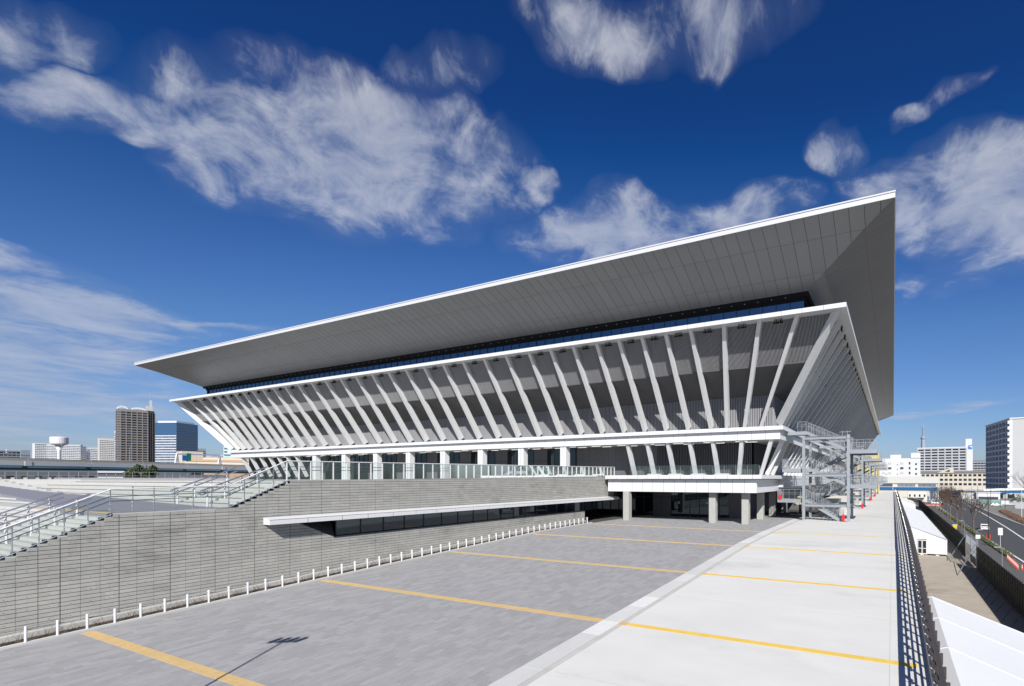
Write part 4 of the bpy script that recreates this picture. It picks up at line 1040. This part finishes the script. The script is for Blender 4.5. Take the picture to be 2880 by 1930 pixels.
# barriers: orange and white rails across the side street, white barrier along the roadworks
for k in range(4):
    x = 12.6+1.9*k; y = 262+k*.5
    t = thing('road_barrier', 'orange and white barrier closing the pavement in front of the white van', 'barrier', (x,y,-12.5), 'barriers closing the pavement')
    for h in (.55,.95): part('rail', MB().box(x-.85,x+.85,y-.03,y+.03,-12.5+h,-12.32+h), M['whitepost'] if h < .9 else M['cone'], t)
    for q in (-.7,.7): part('leg', MB().box(x+q-.05,x+q+.05,y-.3,y+.3,-12.5,-12.42).box(x+q-.04,x+q+.04,y-.04,y+.04,-12.42,-11.3), M['cone'], t)
for k in range(12):
    y = 272+9*k; x = 36.4+k*.05
    t = thing('water_barrier', 'white and red plastic barrier in the row along the roadworks', 'barrier', (x,y,-12.5), 'barriers along the roadworks')
    part('barrier_body', MB().hexa([(x-.35,y,-12.5),(x+.35,y,-12.5),(x+.35,y+7.5,-12.5),(x-.35,y+7.5,-12.5)],[(x-.1,y,-11.5),(x+.1,y,-11.5),(x+.1,y+7.5,-11.5),(x-.1,y+7.5,-11.5)]), M['whitepost'], t)
    part('barrier_band', MB().box(x-.42,x-.30,y+1.5,y+3.5,-12.3,-11.9), M['red'], t)
nt_ = thing('site_net', 'green netting fence around the roadworks', 'fence', (40,290,-12.5))
for k in range(5): part('net_panel', MB().box(37.6+1.6*k,39.1+1.6*k,289.9,290,-12.4,-10.4), M['mint'], nt_); part('net_post', MB().box(37.5+1.6*k,37.56+1.6*k,289.9,290.0,-12.5,-10.2), M['galv'], nt_)
# vehicles, built in their own axes (front towards +x)
def vehicle(name, label, cat, loc, rz, L_, Wd, prof, cab, paint='carwhite', wr=.32):
    t = thing(name, label, cat, loc, None, rz, local=True); w = Wd/2
    part('body', MB().prism([(x,-w,z) for x, z in prof], (0,Wd,0)), M[paint], t)
    mb = MB(); n = len(cab)
    a = [(x,-w*(1 if z < cab[0][1]+.05 else .82),z) for x, z in cab]; b = [(x,-p_[1] if False else w*(1 if z < cab[0][1]+.05 else .82),z) for (x, z), p_ in zip(cab, a)]
    mb.add(a+b, [tuple(range(n-1,-1,-1)), tuple(range(n,2*n))]+[(i,(i+1)%n,n+(i+1)%n,n+i) for i in range(n)]); part('cabin', mb, M[paint], t)
    zc0, zc1 = cab[0][1], max(z for _, z in cab); xs = sorted(x for x, _ in cab)
    for s in (-1, 1):
        m0, m1 = xs[1]+.15, xs[-2]-.15; k = max(2, int((m1-m0)/.9)); 
        for i in range(k): part('side_window', MB().hexa([(lerp(m0,m1,i/k)+.03,s*(w*1.0-.02),zc0+.08),(lerp(m0,m1,(i+1)/k)-.03,s*(w*1.0-.02),zc0+.08),(lerp(m0,m1,(i+1)/k)-.03,s*(w*1.0+.0),zc0+.1),(lerp(m0,m1,i/k)+.03,s*w,zc0+.1)],[(lerp(m0,m1,i/k)+.03,s*w*.85,zc1-.1),(lerp(m0,m1,(i+1)/k)-.03,s*w*.85,zc1-.1),(lerp(m0,m1,(i+1)/k)-.03,s*w*.87,zc1-.1),(lerp(m0,m1,i/k)+.03,s*w*.87,zc1-.1)]), M['darkglass'], t)
    x0 = min(x for x, _ in cab); xi = sorted(x for x, z in cab if z > zc1-.05)
    part('rear_window', MB().hexa([(x0-.01,-w*.85,zc0+.12),(x0-.01,w*.85,zc0+.12),(x0+.05,w*.85,zc0+.12),(x0+.05,-w*.85,zc0+.12)],[(xi[0]-.06,-w*.72,zc1-.1),(xi[0]-.06,w*.72,zc1-.1),(xi[0],w*.72,zc1-.1),(xi[0],-w*.72,zc1-.1)]), M['darkglass'], t)
    x1 = max(x for x, _ in cab)
    part('windscreen', MB().hexa([(x1-.05,-w*.85,zc0+.08),(x1-.05,w*.85,zc0+.08),(x1+.02,w*.85,zc0+.08),(x1+.02,-w*.85,zc0+.08)],[(xi[-1],-w*.72,zc1-.08),(xi[-1],w*.72,zc1-.08),(xi[-1]+.07,w*.72,zc1-.08),(xi[-1]+.07,-w*.72,zc1-.08)]), M['darkglass'], t)
    for fx in (.19, .80):
        for s in (-1, 1):
            cx = -L_/2+L_*fx; wh = part('wheel', MB().tube((cx,s*(w-.2),wr),(cx,s*(w+.02),wr),wr,14), M['tyre'], t); part('rim', MB().tube((cx,s*(w+.0),wr),(cx,s*(w+.03),wr),wr*.6,10), M['steel'], wh)
    for s in (-1, 1):
        part('tail_lamp', MB().box(-L_/2-.02,-L_/2+.04,s*w*.62-.14,s*w*.62+.14,.68,.84), M['lampred'], t); part('headlight', MB().box(L_/2-.04,L_/2+.015,s*w*.65-.16,s*w*.65+.16,.6,.74), M['steel'], t)
    part('number_plate', MB().box(-L_/2-.03,-L_/2,-.17,.17,.55,.7), M['whitepost'], t); part('bumper', MB().box(-L_/2-.05,-L_/2+.1,-w*.95,w*.95,.25,.42).box(L_/2-.1,L_/2+.05,-w*.95,w*.95,.25,.42), M[paint], t)
    return t
sed = [(-2.2,.25),(2.2,.25),(2.25,.62),(1.1,.90),(-1.9,.95),(-2.25,.85)]; sedc = [(-1.75,.93),(1.0,.88),(.25,1.42),(-1.05,1.44)]
vehicle('parked_car', 'white saloon car parked on the road by the bare tree', 'car', (20.0,149.6,-12.497), R(88), 4.45, 1.7, sed, sedc)
vehicle('parked_car', 'white car parked beside the pale kiosk across the road', 'car', (42.2,281.5,-12.5), R(5), 4.45, 1.7, sed, sedc)
vanp = [(-2.35,.3),(2.35,.3),(2.4,.75),(2.15,1.0),(-2.38,1.02)]; vanc = [(-2.33,1.0),(2.12,1.0),(1.35,1.95),(-2.2,1.98)]
vehicle('white_van', 'white passenger van parked in front of the cream factory', 'van', (19.3,291,-12.5), R(4), 4.8, 1.8, vanp, vanc)
vehicle('white_van', 'white van driving down the curved viaduct', 'van', (36.2,430,-9.55), R(-96), 4.8, 1.8, vanp, vanc)

# ------------------------------------------------------------------ buildings around
def building(name, label, cat, pos, rz, plan, H, wall, faces, group=None, cap=None):
    t = thing(name, label, cat, (pos[0],pos[1],-12.5), group, rz, local=True)
    part('wall', MB().prism([(x,y,0) for x, y in plan], (0,0,H)), M[wall], t)
    if cap: part('roof', MB().prism([(x*1.02,y*1.02,H) for x, y in plan], (0,0,cap)), M['parapet'], t)
    for f in faces:
        i, z0, pitch, floors, bays, ww, wh, win, slab, pier = f[:10]; sd_ = f[10] if len(f) > 10 else .5; br = f[11] if len(f) > 11 else .16
        (xa, ya), (xb, yb) = plan[i], plan[(i+1) % len(plan)]
        Lf = math.hypot(xb-xa, yb-ya); ang = math.atan2(yb-ya, xb-xa); bw = Lf/bays
        def put(nm, me, u, z): piece(nm, me, t, (xa+(xb-xa)*u/Lf, ya+(yb-ya)*u/Lf, z), ang)
        if win:
            me = MB().box(-ww*bw/2,ww*bw/2,-.06,.02,-wh*pitch/2,wh*pitch/2).mesh('window', M[win])
            for k in range(floors):
                for j in range(bays): put('window', me, bw*(j+.5), z0+pitch*(k+.5))
        if slab:
            me = MB().box(0,Lf,-sd_,.0,-br*pitch,br*pitch).mesh('floor_band', M[slab])
            for k in range(floors+1): put('floor_band', me, 0, z0+pitch*k)
        if pier:
            me = MB().box(-.09*bw,.09*bw,-sd_*1.15,.0,0,pitch*floors).mesh('pier', M[pier])
            for j in range(bays+1): put('pier', me, bw*j, z0)
    return t
def rect(w, d): return [(-w/2,-d/2),(w/2,-d/2),(w/2,d/2),(-w/2,d/2)]
A_ = lambda az: R(-az)
# --- left skyline
t = building('apartment_tower', 'tall brown apartment tower with curved roof frames behind the elevated road', 'building', (-854,289), A_(-71.3),
  [(-17.5,0),(-13,-6),(11,-6),(17,0),(17,16),(-17.5,16)], 99, 'brownwall',
  [(1,26,3.05,23,5,.80,.62,'dkwin','brownwall','brownwall',1.0),(0,26,3.05,23,3,.55,.5,'dkwin','brownwall',None,.4),(2,26,3.05,23,3,.75,.62,'dkwin','brownwall','brownwall',.8)])
part('penthouse', MB().box(9,15.5,-2,10,99,105).box(12.5,15,2,6,105,113), M['greywall'], t)
part('roof_mast', MB().tube((14,3,113),(14,3,124),.25,6), M['tower'], t)
for x0, x1, h in ((-16.5,-7,3.4),(-4,9,2.6)):
    mb = MB(); K = 12
    for k in range(K):
        a, b = PI*k/K, PI*(k+1)/K; c, r = (x0+x1)/2, (x1-x0)/2
        for y_ in (-5,6): mb.beam((c-r*math.cos(a),y_,99+h*math.sin(a)),(c-r*math.cos(b),y_,99+h*math.sin(b)),.6,.6,(0,1,0))
    part('roof_arch', mb, M['parapet'], t)
t = building('office_block', 'blue glass office block with white floor stripes on its sunny face', 'building', (-1010,390), A_(-68.9)+R(45), rect(36,36), 99, 'bluewin',
  [(0,28,4.0,16,8,.0,.0,None,'slatewall',None,.2),(3,28,3.9,13,10,.8,.34,'midwin','palewall',None,.5)])
t['label'] = 'blue glass office block with white floor stripes on its sunny face'
part('roof_plant', MB().box(-15,15,-15,15,99,102), M['parapet'], t)
wt = thing('water_tower', 'white mushroom shaped water tower rising behind the elevated road', 'water tower', (-558,146,-12.5), None, 0, True)
part('stem', MB().lathe((0,0,0),[(2.0,0),(1.05,6),(1.0,33),(2.0,37.5)],18), M['palewall'], wt, smooth=True)
part('bowl', MB().lathe((0,0,0),[(2.0,37.3),(4.5,38.4),(4.8,39.2),(4.8,43.2),(4.5,43.6),(1.5,44)],24), M['palewall'], wt)
part('mast', MB().tube((0,0,44),(0,0,47),.2,6).tube((2,0,43.6),(0,0,46),.12,5).tube((-2,0,43.6),(0,0,46),.12,5), M['tower'], wt)
L_ = 'pale apartment block '
building('apartment_block', L_+'to the left of the white water tower', 'building', (-1349,333), A_(-76.1)+R(12), rect(21,14), 75, 'palewall', [(0,20,3.0,18,9,.6,.5,'midwin','palewall',None,.6)])
building('apartment_block', L_+'partly hidden behind the white water tower', 'building', (-1330,345), A_(-75.5)-R(14), rect(20,14), 73, 'greywall', [(0,20,3.0,17,8,.7,.5,'midwin','palewall',None,.6)])
building('apartment_block', L_+'to the right of the white water tower', 'building', (-1302,357), A_(-74.8)-R(10), rect(22,14), 73, 'greywall', [(0,20,3.0,17,9,.7,.5,'midwin','palewall',None,.6)])
building('office_block', 'slim slate blue block at the end of the pale apartment row', 'building', (-1286,366), A_(-74.2), rect(6,10), 70, 'slatewall', [(0,20,3.5,14,4,.7,.4,'dkwin',None,None)])
building('office_block', 'short dark grey block between two pale towers', 'building', (-1350,388), A_(-74), rect(9,9), 66, 'slatewall', [(0,20,3.5,12,4,.7,.5,'dkwin',None,None)])
building('office_block', 'grey block with even windows left of the cream tower', 'building', (-1410,415), A_(-73.6), rect(16,12), 75, 'greywall', [(0,20,3.4,15,7,.8,.5,'midwin','palewall',None,.3)])
building('apartment_block', 'cream tower block left of the brown apartment tower', 'building', (-1180,362), A_(-73)+R(10), rect(17,12), 80, 'cream', [(0,20,3.0,19,8,.62,.5,'midwin','palewall',None,.4)])
building('apartment_block', 'narrow banded tower peeping out beside the brown apartment tower', 'building', (-1093,349), A_(-72.3), rect(8,10), 87, 'palewall', [(0,20,3.1,21,3,.8,.5,'midwin','palewall',None,.6)])
t = building('dark_block', 'dark low apartment block with white stair heads at the left end', 'building', (-941,200), A_(-77.9), rect(28,12), 46, 'slatewall', [(0,14,3.1,10,9,.8,.6,'dkwin','slatewall',None,.6)])
part('roof_house', MB().box(-6,-1,-5,5,46,50.5), M['beige'], t)
for k in range(3): part('stair_head', MB().box(-9+6*k,-8+6*k,-6.3,-5,43,47), M['palewall'], t)
building('office_block', 'small blue grey block next to the dark low apartments', 'building', (-1072,249), A_(-77), rect(8,8), 52, 'slatewall', [(0,14,3.6,9,4,.8,.5,'bluewin',None,None)])
building('office_block', 'grey blue block right of the blue glass office', 'building', (-1098,458), A_(-67.3), rect(14,10), 66, 'slatewall', [(0,18,3.4,13,5,.8,.5,'dkwin','slatewall',None,.3)])
for k, (dx, h) in enumerate(((-30,74),(-16,82),(-4,76),(10,84),(22,78),(34,80))):
    building('distant_block', 'hazy low block of the distant skyline beside the hall', 'building', (-1787+dx*.5,785+dx*1.1), A_(-66.3), rect(11,10), h, 'greywall', [(0,40,4,int((h-44)/4),3,.7,.5,'midwin',None,None)], 'distant skyline blocks')
building('apartment_block', 'white block with green bands right behind the ledge of the hall', 'building', (-583,268), A_(-65.3), rect(12,12), 44, 'palewall', [(0,8,3.2,11,2,.85,.5,'midwin','girderlit',None,.5)])
# low buildings under and behind the elevated road
t = building('beige_block', 'beige windowless block behind the road gantry', 'building', (-521,210), A_(-68)+R(20), rect(14,10), 35, 'cream', [(0,6,6,4,2,.2,.5,'dkwin',None,None)])
t = thing('low_arena', 'low broad building with layered orange brown roof beside the elevated road', 'building', (-496,222,-12.5), None, A_(-65.9), True)
for k, (w, z0, z1) in enumerate(((52,0,24),(46,24,26),(40,26.3,28),(24,28,29.6))): part('roof_tier' if k else 'wall', MB().hexa([(-w/2-1,-12+k,z0),(w/2+1,-12+k,z0),(w/2+1,14,z0),(-w/2-1,14,z0)],[(-w/2,-11.4+k,z1),(w/2,-11.4+k,z1),(w/2,14,z1),(-w/2,14,z1)]), M['orange'] if k % 2 == 0 else M['beige'], t)
building('low_warehouse', 'long dark warehouse below the elevated road', 'building', (-290,62), A_(-77.2), rect(46,14), 15.7, 'shadewall', [(0,8,3.5,2,14,.5,.3,'dkwin',None,None)])
building('parking_deck', 'open parking deck with white floor bands beyond the terrace', 'building', (-365,108), A_(-73.4), rect(30,16), 16.6, 'shadewall', [(0,1,3.0,5,8,.0,.0,None,'palewall',None,.5)])
building('parking_deck', 'open parking deck with pale floor bands behind the round tree', 'building', (-352,128), A_(-71), rect(26,16), 15.8, 'shadewall', [(0,1,3.0,4,7,.0,.0,None,'cream',None,.5)])
building('low_building', 'low dark building glimpsed between the trees behind the terrace', 'building', (-300,118), A_(-68.5), rect(34,12), 14.4, 'shadewall', [(0,8,3,2,9,.6,.45,'midwin',None,None)])
bw_ = thing('pillar_wall', 'low orange beige wall with pale pillars beyond the terrace railing', 'wall', (-236,51,-12.5), None, A_(-77), True)
part('wall_panel', MB().box(-14,14,-.2,.2,0,12.2), M['orange'], bw_)
for k in range(12): part('pillar', MB().box(-13.5+2.4*k,-12.8+2.4*k,-.5,.5,0,12.9), M['beige'], bw_)
# --- elevated road
P0, P1 = Vector((-332,-10,0)), Vector((-470,330,0)); U = (P1-P0).normalized(); NN = Vector((U.y,-U.x,0)); LEN = (P1-P0).length
ex = thing('elevated_road', 'elevated expressway with pale parapet, beige noise wall and green steel girder', 'bridge', (-400,158,-12.5))
def strip(s0, s1, o0, o1, z0, z1, mb=None):
    mb = mb or MB(); a, b = P0+U*s0, P0+U*s1
    f = lambda p, o, z: (p.x+NN.x*o, p.y+NN.y*o, z)
    return mb.hexa([f(a,o0,z0),f(a,o1,z0),f(b,o1,z0),f(b,o0,z0)],[f(a,o0,z1),f(a,o1,z1),f(b,o1,z1),f(b,o0,z1)])
n = 14
for k in range(n):
    a, b = LEN*k/n, LEN*(k+1)/n-.25
    part('noise_panel', strip(a,b,-.1,.1,8.3,9.9), M['noise'], ex); part('parapet', strip(a,b,-.2,.45,6.4,8.3), M['parapet'], ex)
    part('girder', strip(a,b,-.6,-.4,3.9,6.4), M['girder'], ex); part('girder_lit_flange', strip(a,b-2,-.42,-.2,5.3,5.9), M['girderlit'], ex)  # flange strip: sunlight on the green girder put into a paler colour
    part('deck_slab', strip(a,b+.25,-14,-.1,6.0,6.6), M['parapet'], ex); part('far_parapet', strip(a,b,-14.5,-14,6.4,9.3), M['noise'], ex)
    if k % 2: part('pier', strip((a+b)/2-1.6,(a+b)/2+1.6,-12,-3,-12.5,3.9), M['conc'], ex); part('parapet_cover', strip(b-1.4,b+1.2,.45,.6,6.3,8.5), M['whitepost'], ex)
part('far_girder', strip(0,LEN,-13.5,-13.2,3.9,6.2), M['girder'], ex)
for k, s in enumerate((70,118,150,190,225,262)):
    p = P0+U*s; t = thing('road_lamp', 'tall thin lamp post on the elevated road', 'lamp post', (p.x,p.y,8), 'lamp posts on the elevated road')
    part('pole', MB().tube((p.x,p.y,8),(p.x,p.y,18),.13,6,.08), M['tower'], t); part('lamp_arm', MB().tube((p.x,p.y,18),(p.x+1.2*NN.x,p.y+1.2*NN.y,18.2),.07,5), M['tower'], t)
g = thing('sign_gantry', 'white A-frame gantry with a blue and green road sign on the expressway', 'sign', (-375,148,6))
for q in (0, 13.5):
    p = P0+U*(180+q*2.2)-NN*3
    for e in (-1.6, 1.6): part('leg', MB().beam((p.x+U.x*e,p.y+U.y*e,6.5),(p.x,p.y,15.6),.7,.7), M['whitepost'], g)
a, b = P0+U*180-NN*3, P0+U*(180+13.5*2.2)-NN*3
part('cross_beam', MB().beam((a.x,a.y,15.6),(b.x,b.y,16.2),.7,.8), M['whitepost'], g)
for k, (o, z0, z1, m_) in enumerate(((2.2,11.5,15,'blue'),(5.0,11.5,16.4,'green'))):
    p = P0+U*(182+o)-NN*2.2; part('sign_board', MB().beam((p.x-U.x*1.5,p.y-U.y*1.5,(z0+z1)/2),(p.x+U.x*1.5,p.y+U.y*1.5,(z0+z1)/2),.15,z1-z0), M[m_], g)
# --- right hand side
fc = thing('factory', 'cream factory with ribbed pale roof and a broad blue stripe', 'building', (4,345,-12.5))
part('wall', MB().box(-15.6,24,345,375,-12.5,-2.7), M['factory'], fc)
rf = part('roof', MB().hexa([(-16,344.5,-2.7),(24.4,344.5,-2.7),(24.4,375,-2.7),(-16,375,-2.7)],[(-15,352,1.4),(24.2,352,1.4),(24.2,370,1.4),(-15,370,1.4)]), M['factroof'], fc)
for k in range(44): part('roof_rib', MB().beam((-15.4+.9*k,344.5,-2.66),(-15+.9*k,352,1.44),.1,.08), M['factory'], rf)
for x0, x1 in ((-14.5,-.5),(2.6,11.8),(13.6,22.4)):
    part('window', MB().box(x0,x1,344.93,345,-4.7,-2.9), M['midwin'], fc); n = int((x1-x0)/2.2)
    for k in range(n+1): part('window_bar', MB().box(x0+(x1-x0)*k/n-.08,x0+(x1-x0)*k/n+.08,344.88,344.95,-4.7,-2.9), M['pole'], fc)
part('blue_stripe', MB().box(-15.7,24.1,344.85,344.98,-7.0,-4.95), M['blueband'], fc)
pn = part('blue_panel', MB().box(19.8,22.2,344.8,344.97,-12.4,-7.0), M['blueband'], fc)
part('stripe_edge', MB().box(-15.7,24.1,344.82,344.99,-4.95,-4.75), M['whitepost'], fc); part('side_door', MB().box(16.6,19.2,344.9,345,-12.5,-10.3), M['midwin'], fc)
part('downpipe', MB().box(-.2,0,344.7,344.9,-12.5,-2.7).box(23.6,23.8,344.7,344.9,-12.5,-2.7), M['whitepost'], fc)
cu = bpy.data.curves.new('wall_lettering', 'FONT'); cu.body = 'TAIYO'; cu.size = 1.75; cu.extrude = .03; cu.align_x = 'CENTER'; cu.align_y = 'CENTER'; cu.space_character = 1.05
tmp = bpy.data.objects.new('tmp_lettering', cu); C.objects.link(tmp); bpy.context.view_layer.update()
me = bpy.data.meshes.new_from_object(tmp.evaluated_get(bpy.context.evaluated_depsgraph_get())); bpy.data.objects.remove(tmp); me.materials.clear(); me.materials.append(M['whitepost'])
lo = bpy.data.objects.new('wall_lettering', me); C.objects.link(lo); lo.parent = pn; lo.location = (21.0-4, 344.74-345, -9.9+12.5); lo.rotation_euler = (R(90), R(90), 0)
sc = thing('site_cabin', 'pale two-storey site cabins behind the marquee tents', 'cabin', (11.5,309,-12.5))
for k in range(4): part('cabin_unit', MB().box(7+2.3*k,9.26+2.3*k,309,314,-12.5+0,-7.0), M['hoard'], sc); part('cabin_window', MB().box(7.7+2.3*k,8.5+2.3*k,308.94,309,-9.6,-8.3), M['dkwin'], sc)
part('cabin_stair', MB().beam((8,307.5,-9.9),(19,307.5,-12.4),1.2,.2).box(4,15,306.8,308.9,-10.2,-9.95), M['galv'], sc)
for k in range(12): part('stair_rail', MB().box(4+k,4.05+k,306.8,306.85,-9.95,-8.9), M['galv'], sc)
t = building('white_building', 'white four-storey building with scattered windows behind the factory', 'building', (5,473), 0, [(-24,0),(15,0),(15,14),(-24,14)], 29.5, 'palewall', [], None)
part('stair_block', MB().box(8,15,-.4,13,29.5,33.8), M['palewall'], t); part('roof_house', MB().box(-7,1,2,10,29.5,32.6), M['palewall'], t)
for zf in (16.5,20.5,24.5):
    for x in (-12,-7.5,1.5): piece('window', MB().box(-1.2,1.2,-.08,.02,-.9,.9).mesh('window', M['dkwin'] if (zf == 20.5) else M['beige']), t, (x-5+5,0,zf+.8))
    piece('window', MB().box(-.6,.6,-.08,.02,-1,1).mesh('window', M['dkwin']), t, (7.2,0,zf+.8)); piece('window', MB().box(-.5,.5,-.48,.02,-.6,.6).mesh('window', M['dkwin']), t, (12,0,zf+.2))
    for x in (-9.8,-1.5): piece('vent_hood', MB().box(-.35,.35,-.4,0,-.4,.4).mesh('vent_hood', M['greywall']), t, (x,0,zf))
t = building('apartment_slab', 'long white apartment slab with rows of balconies and a stair tower', 'building', (50,652), R(-3), [(-25,0),(21,0),(21,14),(-25,14)], 46.5, 'greywall', [(0,12.5,3.05,11,7,.86,.66,'dkwin','balcony','balcony',1.2,.23)])
part('roof_edge', MB().box(-25.6,21.4,-1.4,14,46.3,47.4), M['palewall'], t)
en = part('end_wall', MB().box(20.6,27,-1.2,14,0,47.2), M['palewall'], t)
part('stair_tower', MB().box(20.5,26.5,2,10,47,56), M['palewall'], t); part('emblem_panel', MB().box(22.6,26.6,-1.35,-1.2,44.5,49), M['blue'], t); part('emblem_mark', MB().box(24.8,26.2,-1.5,-1.35,46.4,48).box(23.2,24.4,-1.5,-1.35,47.6,48.2), M['whitepost'], t)
tw_ = thing('broadcast_tower', 'slender steel broadcasting tower far off above the white apartments', 'tower', (132,2859,-12.5), None, 0, True)
part('shaft', MB().lathe((0,0,0),[(19,0),(12,90),(8,200),(6.5,222)],14), M['tower'], tw_)
part('lower_gallery', MB().lathe((0,0,0),[(11,150),(14,158),(14,164),(9,166)],16), M['tower'], tw_); part('upper_gallery', MB().lathe((0,0,0),[(7,205),(11,211),(11,216),(6,219)],16), M['tower'], tw_)
part('mast', MB().lathe((0,0,0),[(3.2,222),(2.8,262),(4,264),(3.9,268),(2,270),(1.7,285)],10), M['tower'], tw_)
for k in range(9): part('mast_ring', MB().lathe((0,0,0),[(4.2,224+5*k),(4.2,225.5+5*k)],10), M['tower'], tw_)
t = building('school', 'cream school building with dark square windows behind the curved viaduct', 'building', (50,550), 0, [(-30,0),(26,0),(26,14),(-30,14)], 18, 'cream', [(0,5.5,4.1,3,15,.66,.5,'dkwin',None,None)])
part('school_roof', MB().hexa([(-31,-.8,18),(26.6,-.8,18),(26.6,15,18),(-31,15,18)],[(-29,2,20),(25,2,20),(25,12,20),(-29,12,20)]), M['brownwall'], t)
part('gable_end', MB().prism([(-13,-1,18),(0,-1,18),(0,-1,22.5),(-3,-1,22.5)], (0,3,0)), M['cream'], t); part('gable_opening', MB().prism([(-7,-1.1,19),(-3,-1.1,19),(-3,-1.1,21.3)], (0,.1,0)), M['dkwin'], t)
part('annex', MB().box(26,31,0,12,0,14), M['cream'], t); part('annex_window', MB().box(27.5,29.5,-.06,0,10,12).box(27.5,29.5,-.06,0,6,8), M['dkwin'], t)
building('office_block', 'blue grey apartment block half hidden by the tall flats', 'building', (104,777), R(-8), rect(34,20), 36, 'slatewall', [(0,8,3.2,8,10,.7,.45,'dkwin','greywall',None,.3)])
t = building('tall_flats', 'tall apartment block with shaded balconies and a blank white end wall', 'building', (71.3,415.4), 0, [(0,0),(26,0),(26,50),(-6,51)], 52.6, 'greywall',
  [(3,1.5,3.9,13,7,.5,.55,'dkwin','palewall','palewall',1.4)])
part('end_wall', MB().box(-.6,26.2,-.5,0,0,53), M['endwall'], t); part('roof_edge', MB().prism([(-1.5,-1,52.6),(26.5,-1,52.6),(26.5,51,52.6),(-8,52,52.6)], (0,0,.7)), M['parapet'], t)
for k in range(13): part('balcony_end', MB().box(-2.6,-.62,-1.0,-.55,2.6+3.9*k,4.6+3.9*k), M['whitepost'], t)
# curved viaduct
vd = thing('curved_viaduct', 'curved road viaduct with white parapet and blue girder', 'bridge', (55,400,-12.5))
vp = [(29,470,-10.5),(31,440,-9.6),(35,415,-8.9),(42,398,-8.2),(52,390,-7.6),(64,392,-7.2),(80,404,-7.0)]
for (a, b) in zip(vp[:-1], vp[1:]):
    va, vb = Vector(a), Vector(b); d = (vb-va); nr = Vector((d.y,-d.x,0)).normalized()
    def seg(o0, o1, z0, z1): return MB().hexa([va+nr*o0+Vector((0,0,z0)),va+nr*o1+Vector((0,0,z0)),vb+nr*o1+Vector((0,0,z0)),vb+nr*o0+Vector((0,0,z0))],[va+nr*o0+Vector((0,0,z1)),va+nr*o1+Vector((0,0,z1)),vb+nr*o1+Vector((0,0,z1)),vb+nr*o0+Vector((0,0,z1))])
    part('deck', seg(-8,0,-.5,0), M['asphalt'], vd); part('parapet', seg(0,.3,-.2,.9), M['parapet'], vd); part('far_parapet', seg(-8.3,-8,-.2,.9), M['parapet'], vd); part('girder', seg(-.4,-.1,-2.0,-.5), M['blueband'], vd)
    for k in range(4):
        p = va.lerp(vb,(k+.5)/4)+nr*.32; part('parapet_post', MB().box(p.x-.12,p.x+.12,p.y-.12,p.y+.12,p.z-.2,p.z+1.15), M['whitepost'], vd)
    part('abutment', MB().box(vb.x-1.2,vb.x+1.2,vb.y+1,vb.y+3.5,-12.5,vb.z-.5), M['conc'], vd)
ks = thing('kiosk', 'pale flat-roofed kiosk wall below the curved viaduct', 'building', (50,372,-12.5))
part('kiosk_wall', MB().box(46,58,372,378,-12.5,-8.4), M['palewall'], ks); part('kiosk_base', MB().box(38,46,374,378,-12.5,-8.6), M['gutter'], ks); part('kiosk_opening', MB().box(47,57,371.9,372,-12.4,-11.0), M['dkwin'], ks); part('kiosk_roof', MB().box(45.5,58.5,371.5,378.5,-8.4,-8.1), M['parapet'], ks)
wl = thing('white_wall', 'long pale wall with a red-brown planted edge in front of the tall flats', 'wall', (52,262,-12.5))
part('wall_panel', MB().box(46,52,262,262.3,-12.5,-9.9), M['greywall'], wl); part('wall_panel', MB().box(40,66,300,300.3,-12.5,-10.6), M['palewall'], wl)
for k in range(14): part('fence_board', MB().box(50+1.0*k,50.9+1.0*k,246-2*k,246.2-2*k,-12.5,-10.9), M['greywall'], wl)
